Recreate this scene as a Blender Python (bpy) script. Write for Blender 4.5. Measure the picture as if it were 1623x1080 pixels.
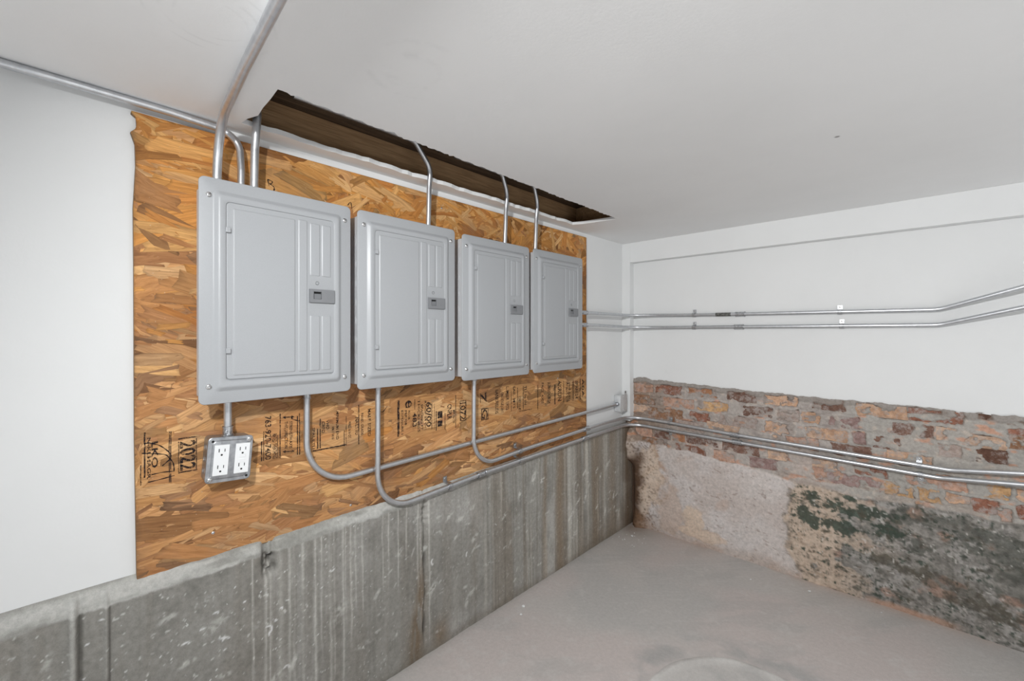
import bpy, bmesh, math, random
import numpy as np
from mathutils import Vector, Matrix
from mathutils.geometry import tessellate_polygon

for o in list(bpy.data.objects): bpy.data.objects.remove(o)
S = bpy.context.scene
COL = S.collection
random.seed(7)

# ------------------------------------------------------------------ camera
cam = bpy.data.objects.new('camera', bpy.data.cameras.new('camera'))
COL.objects.link(cam)
cam.location = (1.390, -2.464, 1.204)
cam.rotation_euler = (math.radians(90), 0, math.radians(43.6))
cam.data.sensor_width = 36
cam.data.lens = 36 * 690.9 / 1623
cam.data.shift_y = -12.5 / 1623
cam.data.clip_start = 0.02
S.camera = cam

# ------------------------------------------------------------------ light
S.view_settings.view_transform = 'Standard'
S.view_settings.look = 'None'
S.view_settings.gamma = 1
S.view_settings.use_curve_mapping = False
S.view_settings.exposure = -0.1
w = bpy.data.worlds.new('world'); S.world = w; w.use_nodes = True
w.node_tree.nodes['Background'].inputs[0].default_value = (1, 1, 1, 1)
w.node_tree.nodes['Background'].inputs[1].default_value = 0.4
def light(name, kind, loc, power, color=(1, 1, 1), **kw):
    d = bpy.data.lights.new(name, kind); d.energy = power; d.color = color
    for k, v in kw.items(): setattr(d, k, v)
    o = bpy.data.objects.new(name, d); COL.objects.link(o); o.location = loc
    return o
# flood lamp under the ceiling behind the camera, aimed at the far corner: the one source of crisp shadows
o = light('flood_lamp', 'AREA', (1.20, -2.72, 1.70), 23, (0.985, 1, 1), shape='DISK', size=.07, spread=math.radians(145))
o.rotation_euler = Vector((-.45, 2.45, -1.15)).to_track_quat('-Z', 'Y').to_euler()
# added off-screen fill: one light from the right, two aimed at the ceiling
def area(name, loc, to, sx, sy, power):
    o = light(name, 'AREA', loc, power, (0.945, 0.98, 1), shape='RECTANGLE', size=sx, size_y=sy)
    o.rotation_euler = (Vector(to) - Vector(loc)).to_track_quat('-Z', 'Y').to_euler()
o = light('ceiling_fill', 'AREA', (1.5, -3.5, .25), 14, (0.945, .98, 1), shape='RECTANGLE', size=2.0, size_y=1.4); o.rotation_euler = (math.pi, 0, 0)
area('fill_light_right', (3.62, -1.1, .8), (0, -1.1, 1.0), 2.0, 1.5, 4)
o = light('ceiling_fill', 'AREA', (2.75, -1.5, .25), 16.5, (0.945, .98, 1), shape='RECTANGLE', size=1.4, size_y=2.4); o.rotation_euler = (math.pi, 0, 0)

# ------------------------------------------------------------------ helpers
ZC = 1.760          # ceiling height
FY = 0.05           # recessed field of the back wall
OX = 0.012          # front of the board on the left wall

def lin(c):
    c = np.asarray(c, float) / 255
    return np.where(c <= .04045, c / 12.92, ((c + .055) / 1.055) ** 2.4)
def gain(c, g):
    L = c.mean(-1, keepdims=True) + 1e-4; g = np.asarray(g)
    if g.ndim: g = g[..., None]
    return np.clip(c * (g / (1 + (g - 1) * L / .72)), 0, .85)
def alb(*c): return np.clip(lin(c) * 1.3, 0, .86)

def mesh_np(name, verts, faces, smooth=True):
    me = bpy.data.meshes.new(name)
    v = np.asarray(verts, np.float32); f = np.asarray(faces, np.int32)
    n = f.shape[1]
    me.vertices.add(len(v)); me.vertices.foreach_set('co', v.ravel())
    me.loops.add(f.size); me.loops.foreach_set('vertex_index', f.ravel())
    me.polygons.add(len(f))
    me.polygons.foreach_set('loop_start', np.arange(0, f.size, n, dtype=np.int32))
    me.polygons.foreach_set('use_smooth', np.full(len(f), smooth))
    me.update(calc_edges=True); me.validate()
    return me
def set_col(me, cols, name='Col'):
    at = me.color_attributes.new(name, 'FLOAT_COLOR', 'POINT')
    c = np.ones((len(me.vertices), 4), np.float32); c[:, :3] = np.clip(cols, 0, 1)
    at.data.foreach_set('color', c.ravel())
def grid_faces(nu, nv, flip=False):
    i, j = np.meshgrid(np.arange(nu - 1), np.arange(nv - 1), indexing='ij')
    a = (i * nv + j).ravel(); q = np.stack([a, a + nv, a + nv + 1, a + 1], 1)
    return q[:, ::-1] if flip else q

# value noise
def vn(x, y, seed=0):
    x = np.asarray(x, float); y = np.asarray(y, float)
    xi = np.floor(x).astype(np.int64); yi = np.floor(y).astype(np.int64)
    fx = x - xi; fy = y - yi
    fx = fx * fx * (3 - 2 * fx); fy = fy * fy * (3 - 2 * fy)
    def h(a, b):
        n = (a * 374761393 + b * 668265263 + seed * 1442695041) & 0xffffffff
        n = ((n ^ (n >> 13)) * 1274126177) & 0xffffffff
        return ((n ^ (n >> 16)) & 0xffff) / 65535.0
    return (h(xi, yi) * (1 - fx) + h(xi + 1, yi) * fx) * (1 - fy) + (h(xi, yi + 1) * (1 - fx) + h(xi + 1, yi + 1) * fx) * fy
def fbm(x, y, seed=0, octv=4, gain=.5):
    t = 0; a = 1; s = 0
    for k in range(octv):
        t = t + a * vn(x * 2 ** k + 17.3 * k, y * 2 ** k - 9.1 * k, seed + k); s += a; a *= gain
    return t / s
def sst(a, b, x):
    t = np.clip((x - a) / (b - a), 0, 1); return t * t * (3 - 2 * t)
def mix(c, d, m):
    m = np.clip(m, 0, 1)[..., None]; return c * (1 - m) + np.asarray(d) * m

def link(name, me, mats=None, parent=None, loc=None):
    o = bpy.data.objects.new(name, me); COL.objects.link(o)
    if mats is not None and me is not None and not me.materials:
        for m in (mats if isinstance(mats, (list, tuple)) else [mats]): me.materials.append(m)
    if parent is not None: o.parent = parent
    if loc is not None: o.location = loc
    return o
def bm_mesh(name, bm, smooth=False, angle=None):
    me = bpy.data.meshes.new(name)
    bmesh.ops.recalc_face_normals(bm, faces=bm.faces[:])
    if smooth:
        for f in bm.faces: f.smooth = True
        if angle:
            for e in bm.edges:
                if len(e.link_faces) == 2 and e.calc_face_angle(0) > math.radians(angle): e.smooth = False
    bm.to_mesh(me); bm.free()
    return me
def thing(name, label, cat, loc=(0, 0, 0), group=None):
    o = bpy.data.objects.new(name, None); COL.objects.link(o); o.location = loc
    o.empty_display_size = .05
    tag(o, label, cat, group); return o
def tag(o, label, cat, group=None):
    o['label'] = label; o['category'] = cat
    if group: o['group'] = group
def struct(o): o['kind'] = 'structure'; return o

def add_box(bm, x0, x1, y0, y1, z0, z1, bev=0, seg=2):
    g = bmesh.ops.create_cube(bm, size=1)
    for v in g['verts']:
        v.co = Vector(((x0 + x1) / 2 + v.co.x * (x1 - x0), (y0 + y1) / 2 + v.co.y * (y1 - y0), (z0 + z1) / 2 + v.co.z * (z1 - z0)))
    if bev:
        es = list({e for v in g['verts'] for e in v.link_edges})
        bmesh.ops.bevel(bm, geom=es, offset=bev, segments=seg, affect='EDGES', profile=.5)
def add_cyl(bm, p, q, r, n=16, r2=None, caps=True):
    p = Vector(p); q = Vector(q); d = (q - p)
    rot = d.to_track_quat('Z', 'Y').to_matrix().to_4x4()
    bmesh.ops.create_cone(bm, cap_ends=caps, segments=n, radius1=r, radius2=r if r2 is None else r2, depth=d.length,
                          matrix=Matrix.Translation((p + q) / 2) @ rot)
def fillet(pts, radii, n=10):
    pts = [Vector(p) for p in pts]; out = [pts[0]]
    for i in range(1, len(pts) - 1):
        a, b, c = pts[i - 1], pts[i], pts[i + 1]
        u = (a - b).normalized(); v = (c - b).normalized()
        ang = u.angle(v); r = radii[i - 1] if isinstance(radii, (list, tuple)) else radii
        if r <= 0 or abs(ang - math.pi) < 1e-3: out.append(b); continue
        t = min(r / math.tan(ang / 2), (a - b).length * .49 if i > 1 else (a - b).length * .98, (c - b).length * .98 if i == len(pts) - 2 else (c - b).length * .49)
        r = t * math.tan(ang / 2)
        cen = b + (u + v).normalized() * (r / math.sin(ang / 2))
        s = (b + u * t - cen); e = (b + v * t - cen)
        tot = s.angle(e); ax = s.cross(e).normalized()
        for k in range(n + 1): out.append(cen + Matrix.Rotation(tot * k / n, 3, ax) @ s)
    out.append(pts[-1]); return out
def tube_mesh(name, path, r, n=18, bm=None):
    own = bm is None
    if own: bm = bmesh.new()
    path = [Vector(p) for p in path]
    t0 = (path[1] - path[0]).normalized(); nrm = t0.orthogonal().normalized(); rings = []
    for i, p in enumerate(path):
        t = (path[min(i + 1, len(path) - 1)] - path[max(i - 1, 0)]).normalized()
        nrm = (nrm - t * nrm.dot(t)).normalized(); b = t.cross(nrm)
        rings.append([bm.verts.new(p + (nrm * math.cos(2 * math.pi * k / n) + b * math.sin(2 * math.pi * k / n)) * r) for k in range(n)])
    for A, B in zip(rings, rings[1:]):
        for k in range(n): bm.faces.new((A[k], A[(k + 1) % n], B[(k + 1) % n], B[k]))
    bm.faces.new(rings[0][::-1]); bm.faces.new(rings[-1])
    if own: return bm_mesh(name, bm, True, 50)
def at_path(path, target):
    """nearest point and direction on a sampled path"""
    T = Vector(target); best = None
    for a, b in zip(path, path[1:]):
        d = b - a; L = d.length
        if L < 1e-6: continue
        s = max(0, min(1, (T - a).dot(d) / L / L)); p = a + d * s
        if best is None or (p - T).length < best[0]: best = ((p - T).length, p, d.normalized())
    return best[1], best[2]
def rrect(u0, u1, v0, v1, r, n=5):
    pts = []
    for cu, cv, a0 in ((u1 - r, v1 - r, 0), (u0 + r, v1 - r, 90), (u0 + r, v0 + r, 180), (u1 - r, v0 + r, 270)):
        for k in range(n + 1):
            a = math.radians(a0 + 90 * k / n); pts.append((cu + r * math.cos(a), cv + r * math.sin(a)))
    return pts
def loft(bm, rings, X, cap_in=True, cap_out=False):
    """rings: (u0,u1,v0,v1,r,h); u along +Y, v along +Z, height along +X"""
    vs = [[bm.verts.new((X + h, u, v)) for u, v in rrect(u0, u1, v0, v1, r)] for (u0, u1, v0, v1, r, h) in rings]
    for A, B in zip(vs, vs[1:]):
        n = len(A)
        for k in range(n): bm.faces.new((A[k], A[(k + 1) % n], B[(k + 1) % n], B[k]))
    if cap_in: bm.faces.new(vs[-1])
    if cap_out: bm.faces.new(vs[0][::-1])
def inset_rings(W, H, data):
    return [(i, W - i, i, H - i, r, h) for (i, r, h) in data]

# ------------------------------------------------------------------ materials
class NT:
    def __init__(s, name, rough=.6, metal=0, spec=.5):
        s.m = bpy.data.materials.new(name); s.m.use_nodes = True; s.t = s.m.node_tree; s.b = s.t.nodes['Principled BSDF']
        s.b.inputs['Roughness'].default_value = rough; s.b.inputs['Metallic'].default_value = metal
        s.b.inputs['Specular IOR Level'].default_value = spec
        s._tc = None
    def n(s, typ, **kw):
        x = s.t.nodes.new(typ)
        for k, v in kw.items():
            if k.startswith('i_'): x.inputs[k[2:].replace('_', ' ')].default_value = v
            else: setattr(x, k, v)
        return x
    def l(s, a, b): s.t.links.new(a, b)
    def pos(s, scale=(1, 1, 1), obj=False):
        if obj: src = s.n('ShaderNodeTexCoord').outputs['Object']
        else: src = s.n('ShaderNodeNewGeometry').outputs['Position']
        mp = s.n('ShaderNodeMapping'); mp.inputs['Scale'].default_value = scale; s.l(src, mp.inputs[0]); return mp.outputs[0]
    def noise(s, scale, detail=4, rough=.55, vec=None, dist=0):
        x = s.n('ShaderNodeTexNoise'); x.inputs['Scale'].default_value = scale; x.inputs['Detail'].default_value = detail
        x.inputs['Roughness'].default_value = rough; x.inputs['Distortion'].default_value = dist
        s.l(vec if vec is not None else s.pos(), x.inputs['Vector']); return x.outputs['Fac']
    def ramp(s, fac, stops):
        r = s.n('ShaderNodeValToRGB'); e = r.color_ramp.elements
        while len(e) < len(stops): e.new(.5)
        for k, (p, c) in enumerate(stops):
            e[k].position = p; e[k].color = (c, c, c, 1) if isinstance(c, (int, float)) else (*c, 1)
        s.l(fac, r.inputs[0]); return r.outputs[0]
    def mixc(s, fac, a, b, mode='MIX'):
        x = s.n('ShaderNodeMix', data_type='RGBA', blend_type=mode)
        for sock, v in ((x.inputs[0], fac), (x.inputs[6], a), (x.inputs[7], b)):
            if isinstance(v, (int, float)): sock.default_value = v
            elif isinstance(v, (tuple, list, np.ndarray)): sock.default_value = (*v, 1)
            else: s.l(v, sock)
        return x.outputs[2]
    def math(s, op, a, b=0):
        x = s.n('ShaderNodeMath', operation=op)
        for k, v in enumerate((a, b)):
            if isinstance(v, (int, float)): x.inputs[k].default_value = v
            else: s.l(v, x.inputs[k])
        return x.outputs[0]
    def bump(s, h, strength=.3, dist=.002):
        x = s.n('ShaderNodeBump'); x.inputs['Strength'].default_value = strength; x.inputs['Distance'].default_value = dist
        s.l(h, x.inputs['Height']); s.l(x.outputs[0], s.b.inputs['Normal'])
    def color(s, c):
        if isinstance(c, (tuple, list, np.ndarray)): s.b.inputs['Base Color'].default_value = (*c, 1)
        else: s.l(c, s.b.inputs['Base Color'])
    def attr(s, name='Col'):
        x = s.n('ShaderNodeAttribute'); x.attribute_name = name; return x
M = {}
def paint(name, c, dirt=.05):
    k = NT(name, .75, 0, .3)
    f = k.noise(2.2, 5, .6); g = k.noise(9, 6, .65)
    col = k.mixc(k.ramp(f, [(.35, 0), (.75, 1)]), tuple(c), tuple(np.asarray(c) * (1 - dirt)))
    col = k.mixc(k.ramp(g, [(.68, 0), (.78, .35)]), col, tuple(np.asarray(c) * .87))
    k.color(col); k.bump(k.noise(160, 3), .12, .0015); return k.m
M['paint'] = paint('white_wall_paint', (.77, .775, .775))
def paint_ceil(name, c, dirt):
    k = NT(name, .75, 0, .3)
    col = k.mixc(k.ramp(k.noise(2.2, 5, .6), [(.35, 0), (.75, 1)]), tuple(c), tuple(np.asarray(c) * (1 - dirt)))
    geo = k.n('ShaderNodeNewGeometry').outputs['Position']; nz = k.noise(16, 4, .6)
    for cx, cy, rr_, wd in ((.47, -2.27, .075, .005), (.47, -2.27, .100, .004), (.47, -2.27, .055, .004), (.60, -1.93, .10, .012), (.60, -1.93, .06, .02)):
        d = k.n('ShaderNodeVectorMath', operation='DISTANCE'); k.l(geo, d.inputs[0]); d.inputs[1].default_value = (cx, cy, ZC)
        q = k.math('DIVIDE', k.math('ABSOLUTE', k.math('SUBTRACT', d.outputs['Value'], rr_)), wd)
        m_ = k.math('MULTIPLY', k.ramp(q, [(0, 1), (1, 0)]), k.ramp(nz, [(.5, 0), (.64, .14)]))
        col = k.mixc(m_, col, tuple(np.asarray(c) * .55))
    sp = k.n('ShaderNodeVectorMath', operation='DISTANCE'); k.l(geo, sp.inputs[0]); sp.inputs[1].default_value = (1.205, -.932, ZC)
    col = k.mixc(k.ramp(sp.outputs['Value'], [(.004, .8), (.008, 0)]), col, (.2, .19, .18))
    k.color(col); k.bump(k.noise(160, 3), .12, .0015); return k.m
M['ceil'] = paint_ceil('white_ceiling_paint', (.86, .86, .86), .05)

k = NT('grey_panel_enamel', .38, 0, .5)
k.color(k.mixc(k.ramp(k.noise(900, 2), [(.4, 0), (.6, 1)]), (.355, .365, .38), (.375, .385, .40)))
k.bump(k.noise(700, 2), .06, .0004); M['enamel'] = k.m
k = NT('grey_box_enamel', .5, 0, .4); k.color((.58, .59, .61)); M['boxgrey'] = k.m
k = NT('dark_grey_latch_plastic', .45, 0, .4); k.color((.20, .205, .215)); M['latch'] = k.m
k = NT('latch_slider_grey', .4, 0, .4); k.color((.17, .175, .185)); M['slider'] = k.m

def metal(name, c0, c1, rough, scale=60, met=.92):
    k = NT(name, rough, met, .5)
    f = k.noise(scale, 4, .6); col = k.mixc(k.ramp(f, [(.35, 0), (.7, 1)]), c0, c1)
    k.color(col); r = k.n('ShaderNodeMapRange'); r.inputs[3].default_value = rough - .07; r.inputs[4].default_value = rough + .1
    k.l(f, r.inputs[0]); k.l(r.outputs[0], k.b.inputs['Roughness']); k.bump(k.noise(300, 2), .05, .0005); return k.m
M['emt'] = metal('galvanized_conduit', (.56, .575, .60), (.65, .66, .68), .36)
M['fit'] = metal('zinc_fitting', (.36, .37, .39), (.66, .67, .69), .30, 140)
M['zinc'] = metal('zinc_sheet', (.33, .34, .36), (.50, .51, .53), .40, 60)
M['zincpale'] = metal('pale_zinc_paint', (.58, .59, .60), (.70, .71, .72), .5, 60, .35)
M['screw'] = metal('screw_steel', (.66, .66, .66), (.78, .78, .78), .25, 200, 1)
k = NT('dark_hole', .9); k.color((.012, .012, .012)); M['dark'] = k.m
k = NT('white_receptacle_plastic', .35, 0, .5); k.color((.80, .81, .82)); M['plastic'] = k.m
k = NT('dark_printed_sleeve', .6); k.color(k.mixc(k.ramp(k.noise(90, 3), [(.4, 0), (.6, 1)]), (.05, .05, .045), (.16, .16, .15))); M['sleeve'] = k.m

# oriented strand board
k = NT('osb_strand_wood', .62, 0, .25)
uv = k.n('ShaderNodeUVMap'); mp = k.n('ShaderNodeMapping'); mp.inputs['Scale'].default_value = (10, 130, 1); k.l(uv.outputs[0], mp.inputs[0])
g = k.noise(1, 5, .6, mp.outputs[0], .4)
mp2 = k.n('ShaderNodeMapping'); mp2.inputs['Scale'].default_value = (25, 420, 1); k.l(uv.outputs[0], mp2.inputs[0])
g2 = k.noise(1, 3, .6, mp2.outputs[0])
c = k.mixc(k.ramp(g, [(.3, .0), (.70, 1)]), k.mixc(1, k.attr().outputs[0], (.72, .65, .59), 'MULTIPLY'), k.mixc(1, k.attr().outputs[0], (1.16, 1.16, 1.14), 'MULTIPLY'))
c = k.mixc(k.math('MULTIPLY', k.ramp(g2, [(.3, 1), (.55, 0)]), .42), c, k.mixc(1, c, (.5, .42, .35), 'MULTIPLY'))
big = k.noise(7, 5, .65)
c = k.mixc(k.math('MULTIPLY', k.ramp(big, [(.52, 0), (.72, 1)]), .32), c, (.20, .145, .105))
sp = k.noise(170, 2, .5); c = k.mixc(k.math('MULTIPLY', k.ramp(sp, [(.72, 0), (.78, 1)]), .5), c, (.62, .52, .40))
mp3 = k.n('ShaderNodeMapping'); mp3.inputs['Scale'].default_value = (14, 60, 1); k.l(uv.outputs[0], mp3.inputs[0])
g3 = k.noise(1, 6, .7, mp3.outputs[0], 1.2)
c = k.mixc(k.math('MULTIPLY', k.ramp(g3, [(.30, 1), (.40, 0)]), .65), c, k.mixc(1, c, (.42, .34, .28), 'MULTIPLY'))
k.color(c); k.bump(k.math('ADD', k.math('ADD', g, g3), k.math('MULTIPLY', big, .6)), .4, .0014); M['osb'] = k.m
k = NT('osb_edge', .8); k.color(k.mixc(k.noise(200, 3), (.12, .07, .035), (.32, .20, .10))); M['osbedge'] = k.m
def ink(name, thr, c=(.018, .016, .02)):
    k = NT(name, .8, 0, .1); k.color(c)
    f = k.ramp(k.math('ADD', k.math('MULTIPLY', k.noise(420, 3, .7), .5), k.math('MULTIPLY', k.noise(90, 3, .6), .5)), [(thr, .12), (thr + .1, .9)])
    tr = k.n('ShaderNodeBsdfTransparent'); mx = k.n('ShaderNodeMixShader')
    k.l(f, mx.inputs[0]); k.l(tr.outputs[0], mx.inputs[1]); k.l(k.b.outputs[0], mx.inputs[2])
    k.l(mx.outputs[0], k.t.nodes['Material Output'].inputs[0]); return k.m
M['ink'] = ink('worn_black_stamp_ink', .40); M['pen'] = ink('black_marker_line', .30)

def wood(name, a, b, rough=.8):
    k = NT(name, rough, 0, .2)
    v = k.pos((60, 3.2, 70)); g = k.noise(1, 6, .65, v, .8)
    v2 = k.pos((260, 9, 260)); g2 = k.noise(1, 3, .6, v2)
    col = k.mixc(k.ramp(g, [(.3, 0), (.7, 1)]), a, b)
    col = k.mixc(k.math('MULTIPLY', k.ramp(g2, [(.35, 1), (.55, 0)]), .45), col, tuple(np.asarray(a) * .5))
    k.color(col); k.bump(g, .4, .002); return k.m
M['rim'] = wood('old_brown_joist_wood', (.34, .20, .10), (.56, .36, .20))
M['sub'] = wood('dark_subfloor_wood', (.05, .033, .022), (.17, .11, .065))
M['shim'] = wood('fresh_wood', (.40, .22, .11), (.55, .34, .19))

def stained(name, rough, specks=None, bumps=((90, .35),), spec=.25, fine=.30, dist=.003):
    """vertex painted stains (masonry wear) plus fine procedural grain"""
    k = NT(name, rough, 0, spec)
    c = k.attr().outputs[0]
    f = k.noise(70, 6, .7); g = k.noise(420, 3, .6)
    c = k.mixc(1, c, k.ramp(f, [(.25, 1 - fine), (.75, 1 + .35 * fine)]), 'MULTIPLY')
    c = k.mixc(1, c, k.ramp(g, [(.3, .86), (.7, 1)]), 'MULTIPLY')
    if specks:
        sc, thr, colr = specks
        a = k.noise(sc, 2, .45); c = k.mixc(k.ramp(a, [(thr, 0), (thr + .035, 1)]), c, colr)
    k.color(c)
    h = None
    for s_, w_ in bumps:
        q = k.math('MULTIPLY', k.noise(s_, 5, .65), w_); h = q if h is None else k.math('ADD', h, q)
    k.bump(h, .5, dist); return k.m
M['concrete'] = stained('stained_cast_concrete', .8, (75, .75, (.50, .50, .48)), ((120, .3), (30, .5)))
M['masonry'] = stained('mortar_and_plaster', .9, None, ((140, .4), (45, .7)), .15, .34, .004)
M['slab'] = stained('trowelled_floor_concrete', .62, (55, .77, (.55, .55, .54)), ((60, .2), (300, .15)), .35, .14, .0015)

k = NT('old_clay_brick', .88, 0, .15)
oi = k.n('ShaderNodeObjectInfo')
f = k.noise(38, 5, .7); g = k.noise(130, 4, .6)
c = k.mixc(k.ramp(f, [(.38, 0), (.62, 1)]), k.mixc(1, oi.outputs['Color'], (.62, .58, .56), 'MULTIPLY'), oi.outputs['Color'])
c = k.mixc(k.ramp(k.noise(30, 6, .75), [(.48, 0), (.62, .85)]), c, (.40, .355, .33))
c = k.mixc(k.ramp(g, [(.66, 0), (.74, .5)]), c, (.045, .032, .028))
k.color(c); k.bump(k.math('ADD', f, g), .7, .004); M['brick'] = k.m

# ------------------------------------------------------------------ room shell
RX, RY = 3.7, -4.7          # far ends of the room (behind the camera)
def quad(name, pts, mat, **kw):
    me = bpy.data.meshes.new(name); me.from_pydata(pts, [], [tuple(range(len(pts)))]); return link(name, me, mat, **kw)

# left wall: painted drywall above a cast concrete footing
bm = bmesh.new(); add_box(bm, -.10, 0, RY, FY + .05, .56, ZC)
wall_left = struct(link('wall_left', bm_mesh('wall_left', bm), M['paint']))

def spaced(segs):
    out = []
    for a, b, n in segs: out += list(np.linspace(a, b, n, endpoint=False))
    return np.array(out + [segs[-1][1]])
# concrete footing: face at x=.03, top trowelled back to the drywall
Ys = spaced([(RY, -2.75, 12), (-2.75, FY + .02, 800)])
ze = np.interp(Ys, [-4, -2.3, -1.7, -1.24, -.14, .1], [.571, .571, .569, .588, .615, .617])
nz = 150
prof_t = np.linspace(0, 1, nz)
rows_v = []; cols = []
Yg = np.repeat(Ys[:, None], nz, 1); T = np.repeat(prof_t[None], len(Ys), 0); ZE = np.repeat(ze[:, None], nz, 1)
edge_n = (fbm(Yg * 9, Yg * 0 + 1, 3) - .5) * .014 + (fbm(Yg * 60, Yg * 0 + 2, 5) - .5) * .008
ZE = ZE + edge_n
Z = T * ZE
X = .036 - .006 * T + (fbm(Yg * 7, Z * 7, 11) - .5) * .006 + (fbm(Yg * 45, Z * 30, 12) - .5) * .0025
# board-form ridges on the left, an opened joint and a broken pocket
ridge = lambda c, w_: np.exp(-((Yg - c) / w_) ** 4)
X += ridge(-2.436, .0065) * (.012 + .003 * fbm(Yg * 100, Z * 80, 21)) + ridge(-2.382, .0035) * .008
X -= ridge(-2.424, .004) * .006
pocket = np.exp(-((Yg + 2.04) / .017) ** 4 - ((Z - .545) / .033) ** 4)
X -= pocket * (.008 + .034 * vn(Yg * 110, Z * 100, 31))
jx = -1.508 + (fbm(Z * 8, Z * 0, 14) - .5) * .016
joint = np.exp(-((Yg - jx) / .0055) ** 2) * sst(.02, .1, Z)
jtop = np.exp(-((Yg - jx) / .016) ** 4) * sst(.47, .52, Z)
X -= joint * .012 * (.3 + fbm(Yg * 60, Z * 30, 15)) + jtop * .016 * vn(Yg * 140, Z * 110, 16)
# colours
base = alb(126, 124, 119) * np.ones(Yg.shape + (1,))
n1 = fbm(Yg * 3, Z * 4, 40); n2 = fbm(Yg * 14, Z * 10, 41)
col = mix(base, alb(145, 143, 139), sst(.45, .75, n1)); col = mix(col, alb(104, 102, 97), sst(.5, .8, n2) * .55)
drip = fbm(Yg * 120, Z * 1.3, 42, 3); wide = fbm(Yg * 22, Z * .9, 43, 3)
reg = sst(-1.45, -.9, Yg)
col = mix(col, alb(108, 98, 86), sst(.47, .68, wide) * (.15 + .42 * reg))
col = mix(col, alb(166, 161, 152), sst(.56, .75, fbm(Yg * 30, Z * 1.1, 44, 3)) * (.08 + .42 * reg))
col = mix(col, alb(90, 84, 76), sst(.58, .74, drip) * (.12 + .35 * reg))
for (yc, hw, st) in ((-.68, .032, .75), (-.80, .02, .35), (-.35, .04, .45), (-.17, .05, .5)):
    col = mix(col, alb(112, 98, 82), np.exp(-((Yg - yc - (fbm(Z * 3, Z * 0, 7) - .5) * .03) / hw) ** 2) * st)
for (yc, hw, st) in ((-.60, .016, .7), (-.43, .012, .5), (-.26, .014, .4)):
    col = mix(col, alb(172, 168, 160), np.exp(-((Yg - yc) / hw) ** 2) * st * (.5 + .5 * fbm(Yg * 50, Z * 4, 8)))
# thin pale runs below the pocket
runs = [(-2.083, .0022, .02), (-2.050, .003, .0), (-2.037, .002, .1), (-2.010, .0075, .1), (-1.985, .004, .12), (-1.972, .003, 0), (-1.948, .004, .1), (-1.912, .0035, .0),
        (-1.893, .002, .2), (-1.864, .0042, 0), (-1.853, .0025, .1), (-1.823, .003, .05), (-1.815, .002, .25), (-1.797, .003, .2), (-1.781, .002, .3), (-1.757, .0022, .26),
        (-1.683, .0018, .32), (-1.660, .0022, .34), (-1.622, .002, .3), (-1.588, .0024, .38), (-1.54, .003, .2), (-1.527, .002, .1), (-1.49, .003, .05)]
for yc, hw, zl in runs:
    c_ = yc + (fbm(Z * 14, Z * 0 + yc * 9, 50) - .5) * .007
    col = mix(col, alb(180, 178, 172), np.exp(-((Yg - c_) / hw) ** 2) * sst(zl - .05, zl + .08, Z) * (.30 + .5 * fbm(Z * 25, Yg * 90, 51)))
band = np.exp(-((Yg + 1.93) / .11) ** 4) * sst(.05, .35, Z)
col = mix(col, alb(112, 109, 103), band * sst(.45, .62, fbm(Yg * 70, Z * 1.2, 53, 3)) * .6)
# rusty and dark stains at the joint
stn = np.exp(-((Yg - jx + .045 * (1 - Z / .5)) / (.018 + .05 * np.clip(.33 - Z, 0, 1))) ** 2) * sst(.42, .2, Z)
col = mix(col, alb(104, 88, 70), stn * sst(.32, .6, fbm(Yg * 30, Z * 7, 55)) * .9)
col = mix(col, alb(104, 86, 66), np.exp(-((Yg + 1.44) / .035) ** 2 - ((Z - .04) / .06) ** 2) * .7)
col = mix(col, alb(62, 58, 54), joint * sst(.35, .6, fbm(Yg * 40, Z * 16, 56)) * .85)
col = mix(col, alb(150, 148, 142), jtop * .5)
col = mix(col, alb(58, 55, 50), pocket * sst(.5, .8, vn(Yg * 110, Z * 100, 31)) * .75)
# trowel scuffs (pale patches)
for i in range(150):
    r = random.Random(i + 900); yc = r.uniform(-2.6, -.1); zc_ = r.uniform(.06, .53); a = r.uniform(-.2, 1.3); L = r.uniform(.006, .03) * (1.3 if i < 40 else .8); W = L * r.uniform(.2, .45)
    m_ = (np.abs(Yg - yc) < .07) & (np.abs(Z - zc_) < .07)
    dy = (Yg[m_] - yc); dz = (Z[m_] - zc_); uu = dy * math.cos(a) + dz * math.sin(a); vv = -dy * math.sin(a) + dz * math.cos(a)
    q = np.exp(-(uu / L) ** 4 - (vv / W) ** 4) * sst(.36, .55, fbm(Yg[m_] * 130, Z[m_] * 130, i)) * r.uniform(.35, .8)
    col[m_] = mix(col[m_], alb(176, 175, 170), q)
# fine scatter of pale flecks
fk = vn(Yg * 210 + Z * 60, Z * 150, 64); col = mix(col, alb(188, 187, 183), sst(.90, .96, fk) * (.35 + .45 * sst(-1.5, -2.1, Yg)))
# curls of spattered white paint
for i, (yc, zc_, rr, a0, a1) in enumerate([(-2.045, .357, .011, -60, 110), (-2.036, .345, .006, 80, 250), (-2.155, .398, .008, 200, 330), (-2.148, .378, .009, 20, 150), (-2.20, .43, .007, 30, 140), (-2.17, .46, .006, 20, 160),
                                           (-1.47, .335, .011, 110, 260), (-1.995, .22, .008, 0, 150), (-1.86, .46, .008, 200, 340), (-1.30, .30, .009, 100, 230), (-2.235, .41, .009, 20, 140)]):
    dy = Yg - yc; dz = Z - zc_; rd = np.hypot(dy, dz); an = np.degrees(np.arctan2(dz, dy)) % 360
    inside = ((an - a0) % 360) < (a1 - a0)
    col = mix(col, np.array([.78, .78, .77]), np.exp(-((rd - rr) / .0022) ** 2) * inside)
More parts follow.
